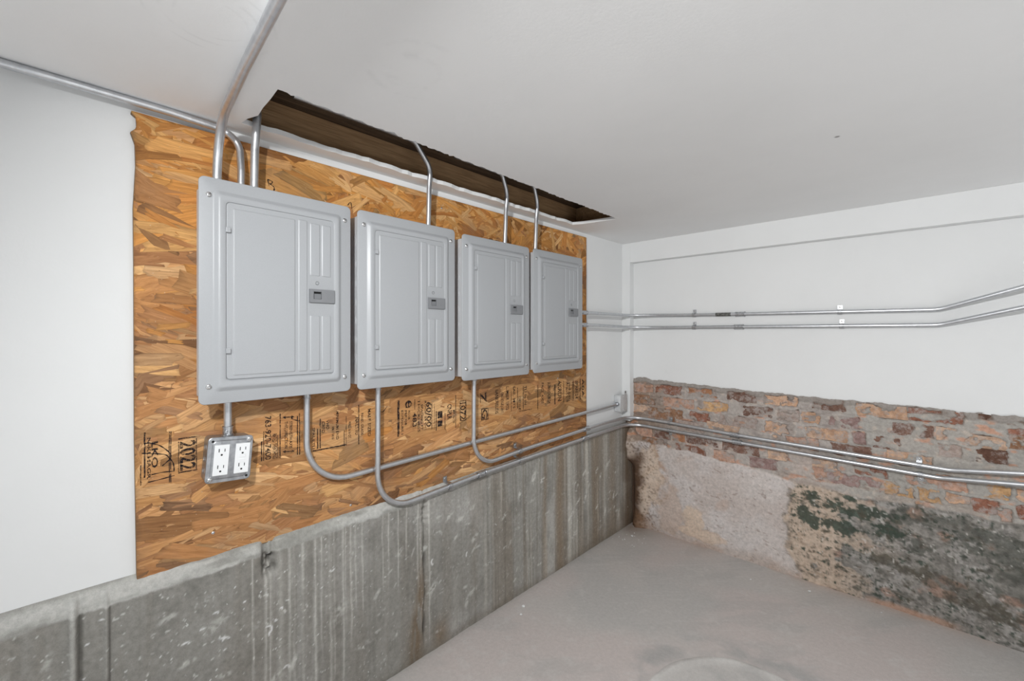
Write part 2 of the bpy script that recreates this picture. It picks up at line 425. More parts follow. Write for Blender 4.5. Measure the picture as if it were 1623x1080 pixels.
# small white specks, denser on the left
sp = vn(Yg * 160, Z * 160, 61) * vn(Yg * 95, Z * 95, 62)
col = mix(col, np.array([.74, .74, .73]), sst(.735, .82, sp) * (.20 + .8 * sst(-1.2, -2.1, Yg)))
col = mix(col, alb(158, 157, 152), ridge(-2.437, .006) * .7); col = mix(col, alb(70, 68, 63), ridge(-2.425, .0035) * .75)
col = mix(col, alb(150, 149, 144), ridge(-2.384, .004) * .35); col = mix(col, alb(72, 70, 65), ridge(-2.376, .0025) * .7)
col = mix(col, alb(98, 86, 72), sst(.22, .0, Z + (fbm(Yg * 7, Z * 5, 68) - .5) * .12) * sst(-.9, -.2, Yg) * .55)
# darker foot and the corner
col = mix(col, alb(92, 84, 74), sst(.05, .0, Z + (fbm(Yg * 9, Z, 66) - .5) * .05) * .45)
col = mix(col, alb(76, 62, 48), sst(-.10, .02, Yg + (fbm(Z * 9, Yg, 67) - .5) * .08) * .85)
face = np.stack([X, Yg, Z], -1)
# sloping trowelled top
ntop = 14
Tt = np.linspace(0, 1, ntop + 1)[1:][None]
Yt = np.repeat(Ys[:, None], ntop, 1)
zt_l = np.interp(Ys, [-5, -2.5, -2.3, -1.3, 0, .2], [.624, .623, .620, .622, .632, .632])[:, None]
x0 = X[:, -1][:, None]; z0 = ZE[:, -1][:, None]
bulge = np.sin(Tt * math.pi) * .006
Xt = x0 + (-.002 - x0) * Tt + bulge + (fbm(Yt * 30, Tt * 3, 71) - .5) * .004 * np.sin(Tt * math.pi)
Zt = z0 + (zt_l - z0) * Tt + bulge + (fbm(Yt * 12, Tt * 2, 72) - .5) * .006 * np.sin(Tt * math.pi)
ct = alb(166, 165, 161) * np.ones(Yt.shape + (1,)); ct = mix(ct, alb(136, 135, 130), sst(.45, .7, fbm(Yt * 8, Tt * 2 + Yt * 0, 73)))
ct = mix(ct, alb(120, 118, 112), sst(.6, 1, Tt + 0 * Yt) * sst(-2.32, -2.36, Yt) * .6)
ct = mix(ct, alb(140, 130, 118), sst(-1.3, -.7, Yt) * .5)
V = np.concatenate([face, np.stack([Xt, Yt, Zt], -1)], 1); col = np.clip(col * (1.12 + .30 * sst(-1.6, -.7, Yg))[..., None], 0, .8); C = np.concatenate([col, ct * 1.1], 1)  # footing colour lightened towards the right to offset weaker light there
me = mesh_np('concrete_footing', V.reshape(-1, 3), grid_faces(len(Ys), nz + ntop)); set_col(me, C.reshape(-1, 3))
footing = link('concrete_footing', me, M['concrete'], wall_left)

# floor
xs = spaced([(0, .03, 2), (.03, 1.75, 230), (1.75, RX, 12)]); ys = spaced([(RY, -1.9, 14), (-1.9, FY + .06, 260)])
Xf, Yf = np.meshgrid(xs, ys, indexing='ij')
Zf = (fbm(Xf * 3, Yf * 3, 80) - .5) * .004
cf = alb(158, 154, 151) * np.ones(Xf.shape + (1,))
cf = mix(cf, alb(148, 146, 144), sst(.42, .72, fbm(Xf * 3 + Yf, Yf * 3, 81)) * .7)
cf = mix(cf, alb(164, 155, 152), sst(.42, .7, fbm(Xf * 2.3, Yf * 2.3 - Xf, 82)) * .75)
cf = mix(cf, alb(140, 138, 136), sst(.6, .75, fbm(Xf * 9 - Yf * 6, Yf * 5, 83)) * .4)
cf = mix(cf, alb(176, 173, 170), sst(.62, .76, fbm(Xf * 26, Yf * 30, 84)) * .3)
scr = fbm((Xf + Yf) * 3, (Xf - Yf) * 55, 85, 3); cf = mix(cf, alb(180, 177, 175), sst(.70, .80, scr) * .22)
dc = np.hypot(Xf - 1.02, Yf + 1.04); cf = mix(cf, alb(128, 127, 126), np.exp(-((dc - .38) / .055) ** 2) * sst(.35, .65, fbm(Xf * 14, Yf * 14, 87)) * .8)
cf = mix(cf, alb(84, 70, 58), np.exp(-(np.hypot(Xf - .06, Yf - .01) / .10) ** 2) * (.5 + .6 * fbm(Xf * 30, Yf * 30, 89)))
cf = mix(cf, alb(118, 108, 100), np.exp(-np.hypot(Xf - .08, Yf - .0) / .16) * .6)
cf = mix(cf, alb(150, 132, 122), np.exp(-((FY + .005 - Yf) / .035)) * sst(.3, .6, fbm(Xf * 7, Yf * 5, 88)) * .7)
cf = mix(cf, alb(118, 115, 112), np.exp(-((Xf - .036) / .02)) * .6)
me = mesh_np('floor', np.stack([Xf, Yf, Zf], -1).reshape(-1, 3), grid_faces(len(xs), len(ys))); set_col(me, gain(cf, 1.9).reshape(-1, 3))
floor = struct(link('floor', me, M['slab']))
# round cement patch at the frame's bottom edge (raised lip)
CX_, CY_, CR = 1.02, -1.04, .335
nr, na = 26, 96
R_, A_ = np.meshgrid(np.linspace(0.0, 1, nr), np.linspace(0, 2 * math.pi, na), indexing='ij')
rad = R_ * (CR + .012 * (fbm(np.cos(A_) * 2 + 5, np.sin(A_) * 2 + 5, 90) - .5) * 2)
Xp = CX_ + rad * np.cos(A_); Yp = CY_ + rad * np.sin(A_)
Zp = .001 + .005 * np.exp(-((R_ - .94) / .035) ** 2) + (fbm(Xp * 30, Yp * 30, 91) - .5) * .002
Zp = np.where(R_ > .99, -.002, Zp)
cp = alb(162, 159, 156) * np.ones(Xp.shape + (1,)); cp = mix(cp, alb(144, 142, 140), sst(.45, .7, fbm(Xp * 14, Yp * 14, 92)) * .8)
cp = mix(cp, alb(196, 194, 191), np.exp(-((R_ - .95) / .03) ** 2) * sst(.3, .7, fbm(Xp * 20, Yp * 20, 93)))
me = mesh_np('cement_patch', np.stack([Xp, Yp, Zp], -1).reshape(-1, 3), grid_faces(nr, na)); set_col(me, gain(cp, 1.85).reshape(-1, 3))
link('cement_patch', me, M['slab'], floor)

# back wall, masonry lower part
XT = [-.05, .047, .086, .16, .241, .428, .60, .751, 1.022, 1.25, 1.382, 1.535, 1.654, 1.8, RX]
ZT = [.905, .914, .926, .921, .918, .908, .905, .901, .893, .892, .890, .889, .887, .884, .88]
def ztop(x): return np.interp(x, XT, ZT) + (fbm(x * 22, x * 0, 101) - .5) * .014 + (fbm(x * 90, x * 0, 102) - .5) * .005
BR = [(0.058, 0.179, 0.86, 'p'), (0.194, 0.356, 0.862, 'r'), (0.396, 0.55, 0.868, 'm'), (0.604, 0.745, 0.865, 'd'), (0.777, 0.928, 0.86, 'o'), (0.991, 1.117, 0.867, 'd'), (0.044, 0.228, 0.791, 'b'), (0.241, 0.428, 0.791, 'p'), (0.448, 0.608, 0.793, 'y'), (0.685, 0.816, 0.792, 'd'), (0.841, 0.937, 0.792, 'g'), (0.948, 1.022, 0.791, 'o'), (0.044, 0.152, 0.746, 't'), (0.152, 0.36, 0.724, 'b'), (0.404, 0.517, 0.73, 'r'), (0.565, 0.748, 0.736, 'g'), (0.787, 0.919, 0.722, 'o'), (0.965, 1.022, 0.718, 't'), (0.175, 0.322, 0.691, 'b'), (0.339, 0.482, 0.681, 'g'), (0.505, 0.664, 0.684, 't'), (0.883, 1.016, 0.677, 'p'), (0.822, 0.859, 0.687, 't'), (0.072, 0.175, 0.588, 'p'), (0.193, 0.289, 0.594, 'd'), (0.301, 0.372, 0.593, 'm'), (0.388, 0.55, 0.595, 'd'), (0.579, 0.758, 0.585, 'd'), (0.797, 0.895, 0.58, 't'), (0.988, 1.086, 0.583, 't'), (0.11, 0.272, 0.539, 'b'), (0.322, 0.49, 0.534, 'r'), (0.535, 0.65, 0.532, 'p'), (0.718, 0.841, 0.531, 'v'), (0.994, 1.107, 0.542, 'p'), (1.159, 1.327, 0.843, 'o'), (1.334, 1.496, 0.842, 'r'), (1.538, 1.603, 0.845, 'k'), (1.614, 1.696, 0.841, 'r'), (1.059, 1.167, 0.785, 'v'), (1.279, 1.347, 0.784, 'd'), (1.374, 1.405, 0.784, 'd'), (1.418, 1.486, 0.78, 't'), (1.494, 1.607, 0.771, 't'), (1.622, 1.696, 0.773, 'b'), (0.997, 1.128, 0.718, 'o'), (1.146, 1.193, 0.724, 'v'), (1.221, 1.301, 0.709, 'd'), (1.427, 1.49, 0.719, 'g'), (1.526, 1.611, 0.714, 'k'), (1.065, 1.213, 0.667, 'd'), (1.258, 1.352, 0.674, 'o'), (1.365, 1.401, 0.66, 'o'), (0.997, 1.09, 0.577, 'p'), (1.151, 1.263, 0.582, 'r'), (1.054, 1.238, 0.524, 'v'), (1.329, 1.418, 0.574, 'p'), (1.427, 1.506, 0.578, 'p'), (1.258, 1.343, 0.522, 'y'), (1.361, 1.431, 0.52, 'y'), (1.558, 1.618, 0.574, 'y'), (1.633, 1.696, 0.577, 'o'), (1.347, 1.374, 0.466, 'o'), (1.448, 1.514, 0.517, 'o'), (1.518, 1.592, 0.514, 'r'), (1.594, 1.625, 0.504, 'p'), (1.636, 1.696, 0.523, 'r'), (1.418, 1.506, 0.592, 'p')]
COURSES = (.863, .793, .726, .660, .592, .528, .466)
xs = spaced([(-.02, 1.74, 390), (1.74, RX, 20)]); tz = np.linspace(0, 1, 215)
Xw = np.repeat(xs[:, None], 215, 1); Zw = tz[None] * ztop(xs)[:, None]
wx = Xw + (fbm(Xw * 30, Zw * 30, 110) - .5) * .022 + (fbm(Xw * 90, Zw * 90, 111) - .5) * .010
wz = Zw + (fbm(Xw * 30, Zw * 30, 112) - .5) * .018 + (fbm(Xw * 90, Zw * 90, 113) - .5) * .010
vis = np.zeros(Xw.shape)
bricks = []
for (a_, b_, z_, c_) in BR:
    zc_ = min(COURSES, key=lambda q: abs(q - z_)); 
    if abs(zc_ - z_) < .022: z_ = zc_ * .7 + z_ * .3
    hh = .026 if c_ not in 'd' else .024
    bricks.append((a_, b_, z_, c_))
    d = np.maximum(np.abs(wx - (a_ + b_) / 2) - (b_ - a_) / 2, np.abs(wz - z_) - hh)
    vis = np.maximum(vis, sst(.003, -.004, d))
# some mortar smears left on the brick faces
smear = sst(.52, .62, fbm(Xw * 22, Zw * 34, 115)); vis = vis * (1 - smear * (.8 + .2 * sst(.9, 1.4, Xw)))
plb = np.interp(Xw, [-1, 0, .1, .225, .45, .7, .85, 1.0, 1.2, 1.35, 1.65, 1.8, 4], [.5, .52, .535, .528, .515, .494, .478, .462, .462, .475, .478, .478, .478]) + (fbm(Xw * 12, Zw * 12, 116) - .5) * .03
pl = sst(.006, -.006, Zw - plb)                 # 1 in the plaster zone
Yw = FY - .0035 + (fbm(Xw * 20, Zw * 26, 117) - .5) * .006 + (fbm(Xw * 8, Zw * 8, 118) - .5) * .006
# raked joints between courses: shallow grooves
for c0, c1 in zip(COURSES, COURSES[1:]): Yw += np.exp(-((wz - (c0 + c1) / 2) / .005) ** 2) * .004 * (1 - pl)
Yw = Yw * (1 - vis) + (FY + .010) * vis
Ypl = np.interp(Zw, [0, .15, .5], [FY + .004, FY - .004, FY - .006]) + (fbm(Xw * 5, Zw * 5, 119) - .5) * .016 + (fbm(Xw * 25, Zw * 25, 120) - .5) * .005
peel = sst(.48, .56, fbm(Xw * 14, Zw * 14, 121)) * np.exp(-((Xw - 1.02) / .16) ** 4)
Ypl -= peel * .004
Yw = Yw * (1 - pl) + Ypl * pl
# lump of plaster in the corner and at its foot
Yw -= .045 * np.exp(-((Xw - .035) / .035) ** 2) * sst(.62, .56, Zw) * sst(.36, .44, Zw) * (.6 + .8 * fbm(Xw * 25, Zw * 18, 122))
Yw += .035 * np.exp(-((Xw - .03) / .022) ** 2) * sst(.42, .34, Zw)
Yw -= .05 * np.exp(-((Xw - .08) / .05) ** 2 - (Zw / .05) ** 2) * (.5 + fbm(Xw * 30, Zw * 30, 124))
cap = sst(.032, .020, ztop(xs)[:, None] - Zw + (fbm(Xw * 15, Zw * 15, 125) - .5) * .012)
Yw -= .006 * cap * sst(0, .02, ztop(xs)[:, None] - Zw)
# colours
cm = alb(150, 143, 138) * np.ones(Xw.shape + (1,))
nA = fbm(Xw * 5, Zw * 7, 130); nB = fbm(Xw * 16, Zw * 22, 131); nC = fbm(Xw * 50, Zw * 60, 132)
cm = mix(cm, alb(168, 154, 146), sst(.42, .68, nA) * .8); cm = mix(cm, alb(126, 118, 113), sst(.52, .72, nB) * .7)
cm = mix(cm, alb(138, 136, 131), sst(.95, 1.25, Xw + (nA - .5) * .4) * .75)
cm = mix(cm, alb(108, 88, 72), sst(.45, .05, Xw + (nB - .5) * .3) * .75)
cm = mix(cm, alb(182, 168, 156), sst(.62, .74, nC) * .45)
cm = mix(cm, alb(178, 122, 90), sst(.63, .75, fbm(Xw * 18, Zw * 40, 133)) * .55 * (1 - cap))
cm = mix(cm, alb(124, 118, 113), cap * .95)
cm = mix(cm, alb(95, 85, 79), (1 - np.clip(np.abs(vis - .5) * 2, 0, 1)) * .5)
cm = mix(cm, alb(100, 84, 74), vis)
# plaster zone
cpz = alb(184, 176, 172) * np.ones(Xw.shape + (1,))
cpz = mix(cpz, alb(168, 158, 153), sst(.45, .7, nA) * .8); cpz = mix(cpz, alb(192, 186, 184), sst(.5, .7, fbm(Xw * 7, Zw * 9, 140)) * .6)
fl = fbm(Xw * 40 + Zw * 60, Zw * 60 - Xw * 30, 141); cpz = mix(cpz, alb(104, 90, 84), sst(.69, .76, fl) * .7)
cpz = mix(cpz, alb(150, 130, 118), sst(.6, .72, fbm(Xw * 9 - Zw * 7, Zw * 8, 142)) * .5)
def blob(x, z, rx, rz, k=2, s=0, nz_=.7): 
    return sst(1.15, .75, np.hypot((Xw - x) / rx, (Zw - z) / rz) + (fbm(Xw * 16, Zw * 16, 150 + s) - .5) * 2 * nz_)
tan = np.maximum.reduce([blob(.15, .33, .085, .15, s=1), blob(.10, .17, .05, .10, s=2), blob(.43, .14, .05, .07, s=3), blob(.45, .06, .12, .035, s=4)])
cpz = mix(cpz, alb(194, 172, 150), tan * .62)
rim_ = np.clip(1 - np.abs(tan - .5) * 2, 0, 1); cpz = mix(cpz, alb(134, 108, 88), rim_ * .5 * sst(.3, .6, nB))
cpz = mix(cpz, alb(158, 140, 128), blob(.29, .16, .09, .13, s=5) * .7)
cpz = mix(cpz, alb(120, 104, 92), sst(.07, .01, Zw + (nB - .5) * .05) * .45)
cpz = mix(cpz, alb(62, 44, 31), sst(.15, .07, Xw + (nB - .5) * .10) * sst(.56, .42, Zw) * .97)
cpz = mix(cpz, alb(160, 146, 134), np.exp(-((Xw - .045) / .03) ** 2) * sst(.40, .46, Zw) * .8)
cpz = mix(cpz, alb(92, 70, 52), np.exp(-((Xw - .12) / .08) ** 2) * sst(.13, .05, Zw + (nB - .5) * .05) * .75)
cpz = mix(cpz, alb(70, 54, 42), sst(.66, .74, vn(Xw * 120, Zw * 120, 199)) * sst(.32, .12, Xw) * .7)
cpz = mix(cpz, alb(128, 104, 86), np.exp(-((Xw - .225 - (nA - .5) * .2) / .022) ** 2) * sst(.15, .3, Zw) * sst(.35, .55, nB) * .75)
# peeled and mouldy right part
edge = .90 + (fbm(Zw * 6, Zw * 0, 160) - .5) * .10 + (fbm(Xw * 25, Zw * 25, 161) - .5) * .05 + np.clip(.13 - Zw, 0, 1) * .5
md = sst(-.012, .012, Xw - edge)
grey = alb(128, 124, 119) * np.ones(Xw.shape + (1,)); grey = mix(grey, alb(146, 142, 138), sst(.46, .64, nB)); grey = mix(grey, alb(100, 97, 92), sst(.50, .70, fbm(Xw * 24, Zw * 34, 162)) * .6)
grey = mix(grey, alb(160, 155, 149), sst(.62, .74, nC) * .5); grey = mix(grey, alb(72, 70, 66), sst(.62, .74, fbm(Xw * 46, Zw * 70, 163)) * .55)
grey = mix(grey, alb(148, 116, 100), sst(.62, .74, fbm(Xw * 11, Zw * 16, 164)) * .6)
bei = np.clip(sst(1.36, 1.02, Xw) * sst(.42, .47, fbm(Xw * 10, Zw * 12, 165) + .30 * sst(1.16, .95, Xw) - .18 * sst(1.15, 1.3, Xw)), 0, 1)
grey = mix(grey, alb(184, 166, 150), bei * .95); grey = mix(grey, alb(150, 130, 112), bei * sst(.58, .68, nC) * .45)
def mould(x, z, rx, rz, s, thr=.47): return np.exp(-(((Xw - x) / rx) ** 2 + ((Zw - z) / rz) ** 2)) + (fbm(Xw * 22, Zw * 26, 170 + s) - .5) * 1.3 + (fbm(Xw * 75, Zw * 75, 210 + s) - .5) * 1.1
gm = np.zeros(Xw.shape)
for i, (x, z, rx, rz) in enumerate([(.985, .425, .045, .035), (1.07, .40, .09, .035), (1.18, .385, .09, .035), (1.27, .345, .05, .04), (.965, .315, .04, .045), (1.0, .30, .02, .05), (1.10, .31, .07, .03), (1.12, .445, .05, .015), (1.22, .41, .07, .02)]):
    gm = np.maximum(gm, sst(.42, .62, mould(x, z, rx, rz, i)))
grey = mix(grey, alb(52, 62, 54), gm * .93); grey = mix(grey, alb(90, 98, 90), gm * sst(.6, .7, nC) * .5)
bm_ = np.zeros(Xw.shape)
for i, (x, z, rx, rz) in enumerate([(1.42, .425, .09, .025), (1.52, .40, .10, .03), (1.60, .36, .08, .05), (1.36, .30, .03, .03), (1.31, .40, .05, .05), (1.62, .27, .06, .09), (1.72, .25, .1, .15)]):
    bm_ = np.maximum(bm_, sst(.32, .60, mould(x, z, rx, rz, 20 + i)))
grey = mix(grey, alb(66, 68, 62), bm_ * (.35 + .4 * sst(.4, .6, nB)))
ol = np.zeros(Xw.shape)
for i, (x, z, rx, rz) in enumerate([(1.33, .185, .07, .022), (1.44, .185, .08, .035), (1.52, .14, .07, .04), (1.60, .11, .06, .035), (1.26, .20, .06, .02)]):
    ol = np.maximum(ol, sst(.34, .58, mould(x, z, rx, rz, 40 + i)))
grey = mix(grey, alb(76, 71, 62), ol * (.4 + .45 * sst(.4, .6, nC)))
grey = mix(grey, alb(62, 60, 57), (sst(.55, .62, fbm(Xw * 60, Zw * 60, 190)) * sst(1.0, 1.3, Xw)) * .3)
grey = mix(grey, alb(200, 196, 190), sst(.90, .96, vn(Xw * 95, Zw * 95, 191)) * .6)
grey = mix(grey, alb(176, 138, 116), sst(.030, .012, Zw + (nB - .5) * .03) * sst(1.15, 1.25, Xw) * sst(1.52, 1.4, Xw) * .6)
edgek = np.exp(-((Xw - edge) / .014) ** 2) * sst(.4, .6, fbm(Xw * 40, Zw * 40, 192)); 
cpz = mix(cpz, grey, md); cpz = mix(cpz, alb(84, 78, 72), edgek * .7)
Yw += md * pl * (fbm(Xw * 18, Zw * 18, 194) - .5) * .010
fade = pl * (1 - 0 * Xw)
cm = mix(cm, cpz, fade)
low = sst(.56, .47, Zw) * (1 - pl) ; cm = mix(cm, alb(140, 124, 112), low * .4 * sst(.4, .65, nB))
me = mesh_np('wall_back', np.stack([Xw, Yw, Zw], -1).reshape(-1, 3), grid_faces(len(xs), 215, True)); set_col(me, gain(cm, 1.72 + .75 * (pl * (1 - md)) * sst(.05, .2, Xw) - .36 * md * pl).reshape(-1, 3))
wall_back = struct(link('wall_back', me, M['masonry']))
# bricks showing through the mortar
BC = dict(p=(160, 126, 108), r=(118, 74, 58), m=(146, 100, 70), d=(92, 66, 56), o=(174, 140, 114), b=(122, 88, 64), y=(172, 136, 94), g=(140, 128, 122), t=(176, 148, 126), v=(122, 100, 98), k=(70, 46, 36))
def brick_mesh(i):
    r = random.Random(i); bm = bmesh.new(); add_box(bm, -.5, .5, 0, 1, -.5, .5)
    fr = [e for e in bm.edges if all(abs(v.co.y) < 1e-6 for v in e.verts)]
    bmesh.ops.subdivide_edges(bm, edges=[e for e in bm.edges if abs(e.verts[0].co.x - e.verts[1].co.x) > .5], cuts=3, use_grid_fill=True)
    for v in bm.verts:
        if v.co.y < .01:
            e = max(abs(v.co.z), abs(v.co.x)) > .49
            v.co.y += r.uniform(.02, .10) if e else r.uniform(-.02, .05)
            v.co.z *= r.uniform(.93, 1.03); v.co.x += r.uniform(-.012, .012)
    me = bm_mesh('brick', bm, True, 40); me.materials.append(M['brick']); return me
BM = [brick_mesh(i) for i in range(8)]
for i, (a_, b_, z_, c_) in enumerate(bricks):
    r = random.Random(i + 40)
    o = link('brick', BM[i % 8], None, wall_back, ((a_ + b_) / 2, FY - .0025 + r.uniform(-.0015, .003), z_))
    o.scale = (b_ - a_ + .012, .055, .056); o.rotation_euler = (0, math.radians(r.uniform(-1, 1)), 0)
    bc = np.array(BC[c_], float) * .80 + np.array([150, 134, 124]) * .20; o.color = (*np.clip(alb(*bc) * r.uniform(1.15, 1.4), 0, 1), 1)

# back wall, painted upper part: recessed field, with the proud corner post and header
xs = spaced([(-.02, 1.74, 240), (1.74, RX, 12)]); zb = ztop(xs)
pts = [(x, FY + .0005, z - .004) for x, z in zip(xs, zb)] + [(x, FY + .0005, ZC) for x in xs]
n = len(xs); me = bpy.data.meshes.new('painted_field'); me.from_pydata(pts, [], [(i, i + 1, n + i + 1, n + i) for i in range(n - 1)])
link('painted_field', me, M['paint'], wall_back)
bm = bmesh.new(); add_box(bm, -.01, .0535, 0, FY + .02, .655, ZC, .0015)
struct(link('trim_1', bm_mesh('trim_1', bm), M['paint']))
bm = bmesh.new(); add_box(bm, .0537, RX, 0, FY + .02, 1.6385, ZC, .0015)
struct(link('trim_2', bm_mesh('trim_2', bm), M['paint']))
# walls the camera does not see
bm = bmesh.new(); add_box(bm, RX, RX + .1, RY - .1, FY + .1, 0, ZC); struct(link('wall_right', bm_mesh('wall_right', bm), M['paint']))
bm = bmesh.new(); add_box(bm, -.1, RX, RY - .1, RY, 0, ZC); struct(link('wall_front', bm_mesh('wall_front', bm), M['paint']))

# ceiling with the torn opening above the board
rr = random.Random(5)
hole = []
N = 150
for i in range(N + 1):                                   # far, ragged edge
    y = -2.112 + 1.544 * i / N; hole.append((.314 - .021 * i / N + rr.uniform(-.004, .005) * (1 + (rr.random() < .08)), y))
hole += [(.21, -.583), (.12, -.598)]
for i in range(1, 70):                                   # edge next to the wall, torn paper
    y = -.60 - 1.50 * i / 70; hole.append((.069 + rr.uniform(-.004, .004) + .003 * math.sin(i * .5), y))
hole += [(.074, -2.122), (.11, -2.118), (.15, -2.104), (.20, -2.108), (.26, -2.109)]
outer = [(-.1, RY - .1), (RX + .1, RY - .1), (RX + .1, FY + .1), (-.1, FY + .1)]
allp = outer + hole
tris = tessellate_polygon([[Vector((x, y, 0)) for x, y in outer], [Vector((x, y, 0)) for x, y in hole]])
vs = [(x, y, ZC) for x, y in allp] + [(x, y, ZC + .014) for x, y in allp]
n0 = len(allp); fs = [tuple(t) for t in tris] + [tuple(q + n0 for q in t) for t in tris]
m_ = len(hole)
for i in range(m_): a_, b_ = 4 + i, 4 + (i + 1) % m_; fs.append((a_, b_, b_ + n0, a_ + n0))
bm = bmesh.new(); bvs = [bm.verts.new(v) for v in vs]
for f in fs: bm.faces.new([bvs[q] for q in f])
ceiling = struct(link('ceiling', bm_mesh('ceiling', bm), M['ceil']))
def cpart(name, mat, *boxes, bev=.002):
    bm = bmesh.new()
    for b in boxes: add_box(bm, *b, bev)
    return link(name, bm_mesh(name, bm), mat, ceiling)
z1 = ZC + .0142
cpart('rim_joist', M['rim'], (-.04, 0, -2.7, -.2, z1, 1.884))
cpart('subfloor_board', M['sub'], (-.04, .22, -2.7, -.2, 1.885, 1.91))
cpart('subfloor_board', M['sub'], (.223, .62, -2.7, -.2, 1.887, 1.912))
cpart('floor_joist', M['sub'], (.56, .60, -2.7, -.2, z1, 1.884))
cpart('blocking', M['rim'], (.002, .558, -.50, -.46, z1, 1.882))
cpart('blocking', M['rim'], (.002, .558, -2.66, -2.62, z1, 1.882))
cpart('wood_shim', M['shim'], (.002, .022, -2.085, -2.03, z1, 1.79))
bm = bmesh.new()
for i in range(14):
    r = random.Random(i); y = -1.50 + r.uniform(-.035, .035); x = .11 + r.uniform(-.02, .02)
    add_cyl(bm, (x, y, 1.885), (x + r.uniform(-.02, .02), y + r.uniform(-.02, .02), 1.885 - r.uniform(.01, .035)), .006, 5, .001)
o = link('torn_felt_scrap', bm_mesh('torn_felt_scrap', bm), M['dark'], ceiling)

# ------------------------------------------------------------------ oriented strand board
OL = [(-2.3374, 1.7297), (-2.3282, 1.7224), (-2.327, 1.697), (-2.3385, 1.6841), (-2.3305, 1.658), (-2.3293, 1.6067), (-2.3339, 1.5026), (-2.3328, 1.3667), (-2.3316, 0.9428), (-2.327, 0.5986)]
BOT = .6005; TOP = 1.7355; RGT = -.415
osb = thing('osb_board', 'brown strand board screwed to the wall behind the grey panels', 'board', (0, -1.37, .60))
off = Vector((0, -1.37, .60))
poly = [(-2.3374, 1.7335)] + OL + [(RGT, BOT), (RGT, TOP)]
bm = bmesh.new()
A = [bm.verts.new((.0005, y, z)) for y, z in poly]; B = [bm.verts.new((OX, y, z)) for y, z in poly]
for t in tessellate_polygon([[Vector((y, z, 0)) for y, z in poly]]):
    bm.faces.new([B[i] for i in t]); bm.faces.new([A[i] for i in t])
for i in range(len(poly)): j = (i + 1) % len(poly); bm.faces.new((A[i], A[j], B[j], B[i]))
me = bm_mesh('board_core', bm); me.transform(Matrix.Translation(-off)); link('board_core', me, M['osbedge'], osb)
LZ = [p[1] for p in OL][::-1]; LY = [p[0] for p in OL][::-1]
def left_at(z): return float(np.interp(z, LZ, LY))
r = random.Random(11)
V = []; F = []; UVs = []; CC = []
PAL_UP = [(208, 152, 84), (196, 136, 66), (212, 162, 98), (180, 120, 58), (202, 146, 76), (164, 104, 50), (218, 174, 112), (188, 130, 66)]
PAL_LO = [(184, 138, 92), (166, 118, 76), (194, 150, 106), (148, 102, 66), (174, 126, 82), (132, 92, 64), (202, 162, 118), (158, 112, 78), (136, 104, 82)]
PAL_ST = [(204, 160, 108), (196, 150, 98), (190, 142, 90), (208, 166, 116), (184, 134, 86)]
NS = 6500
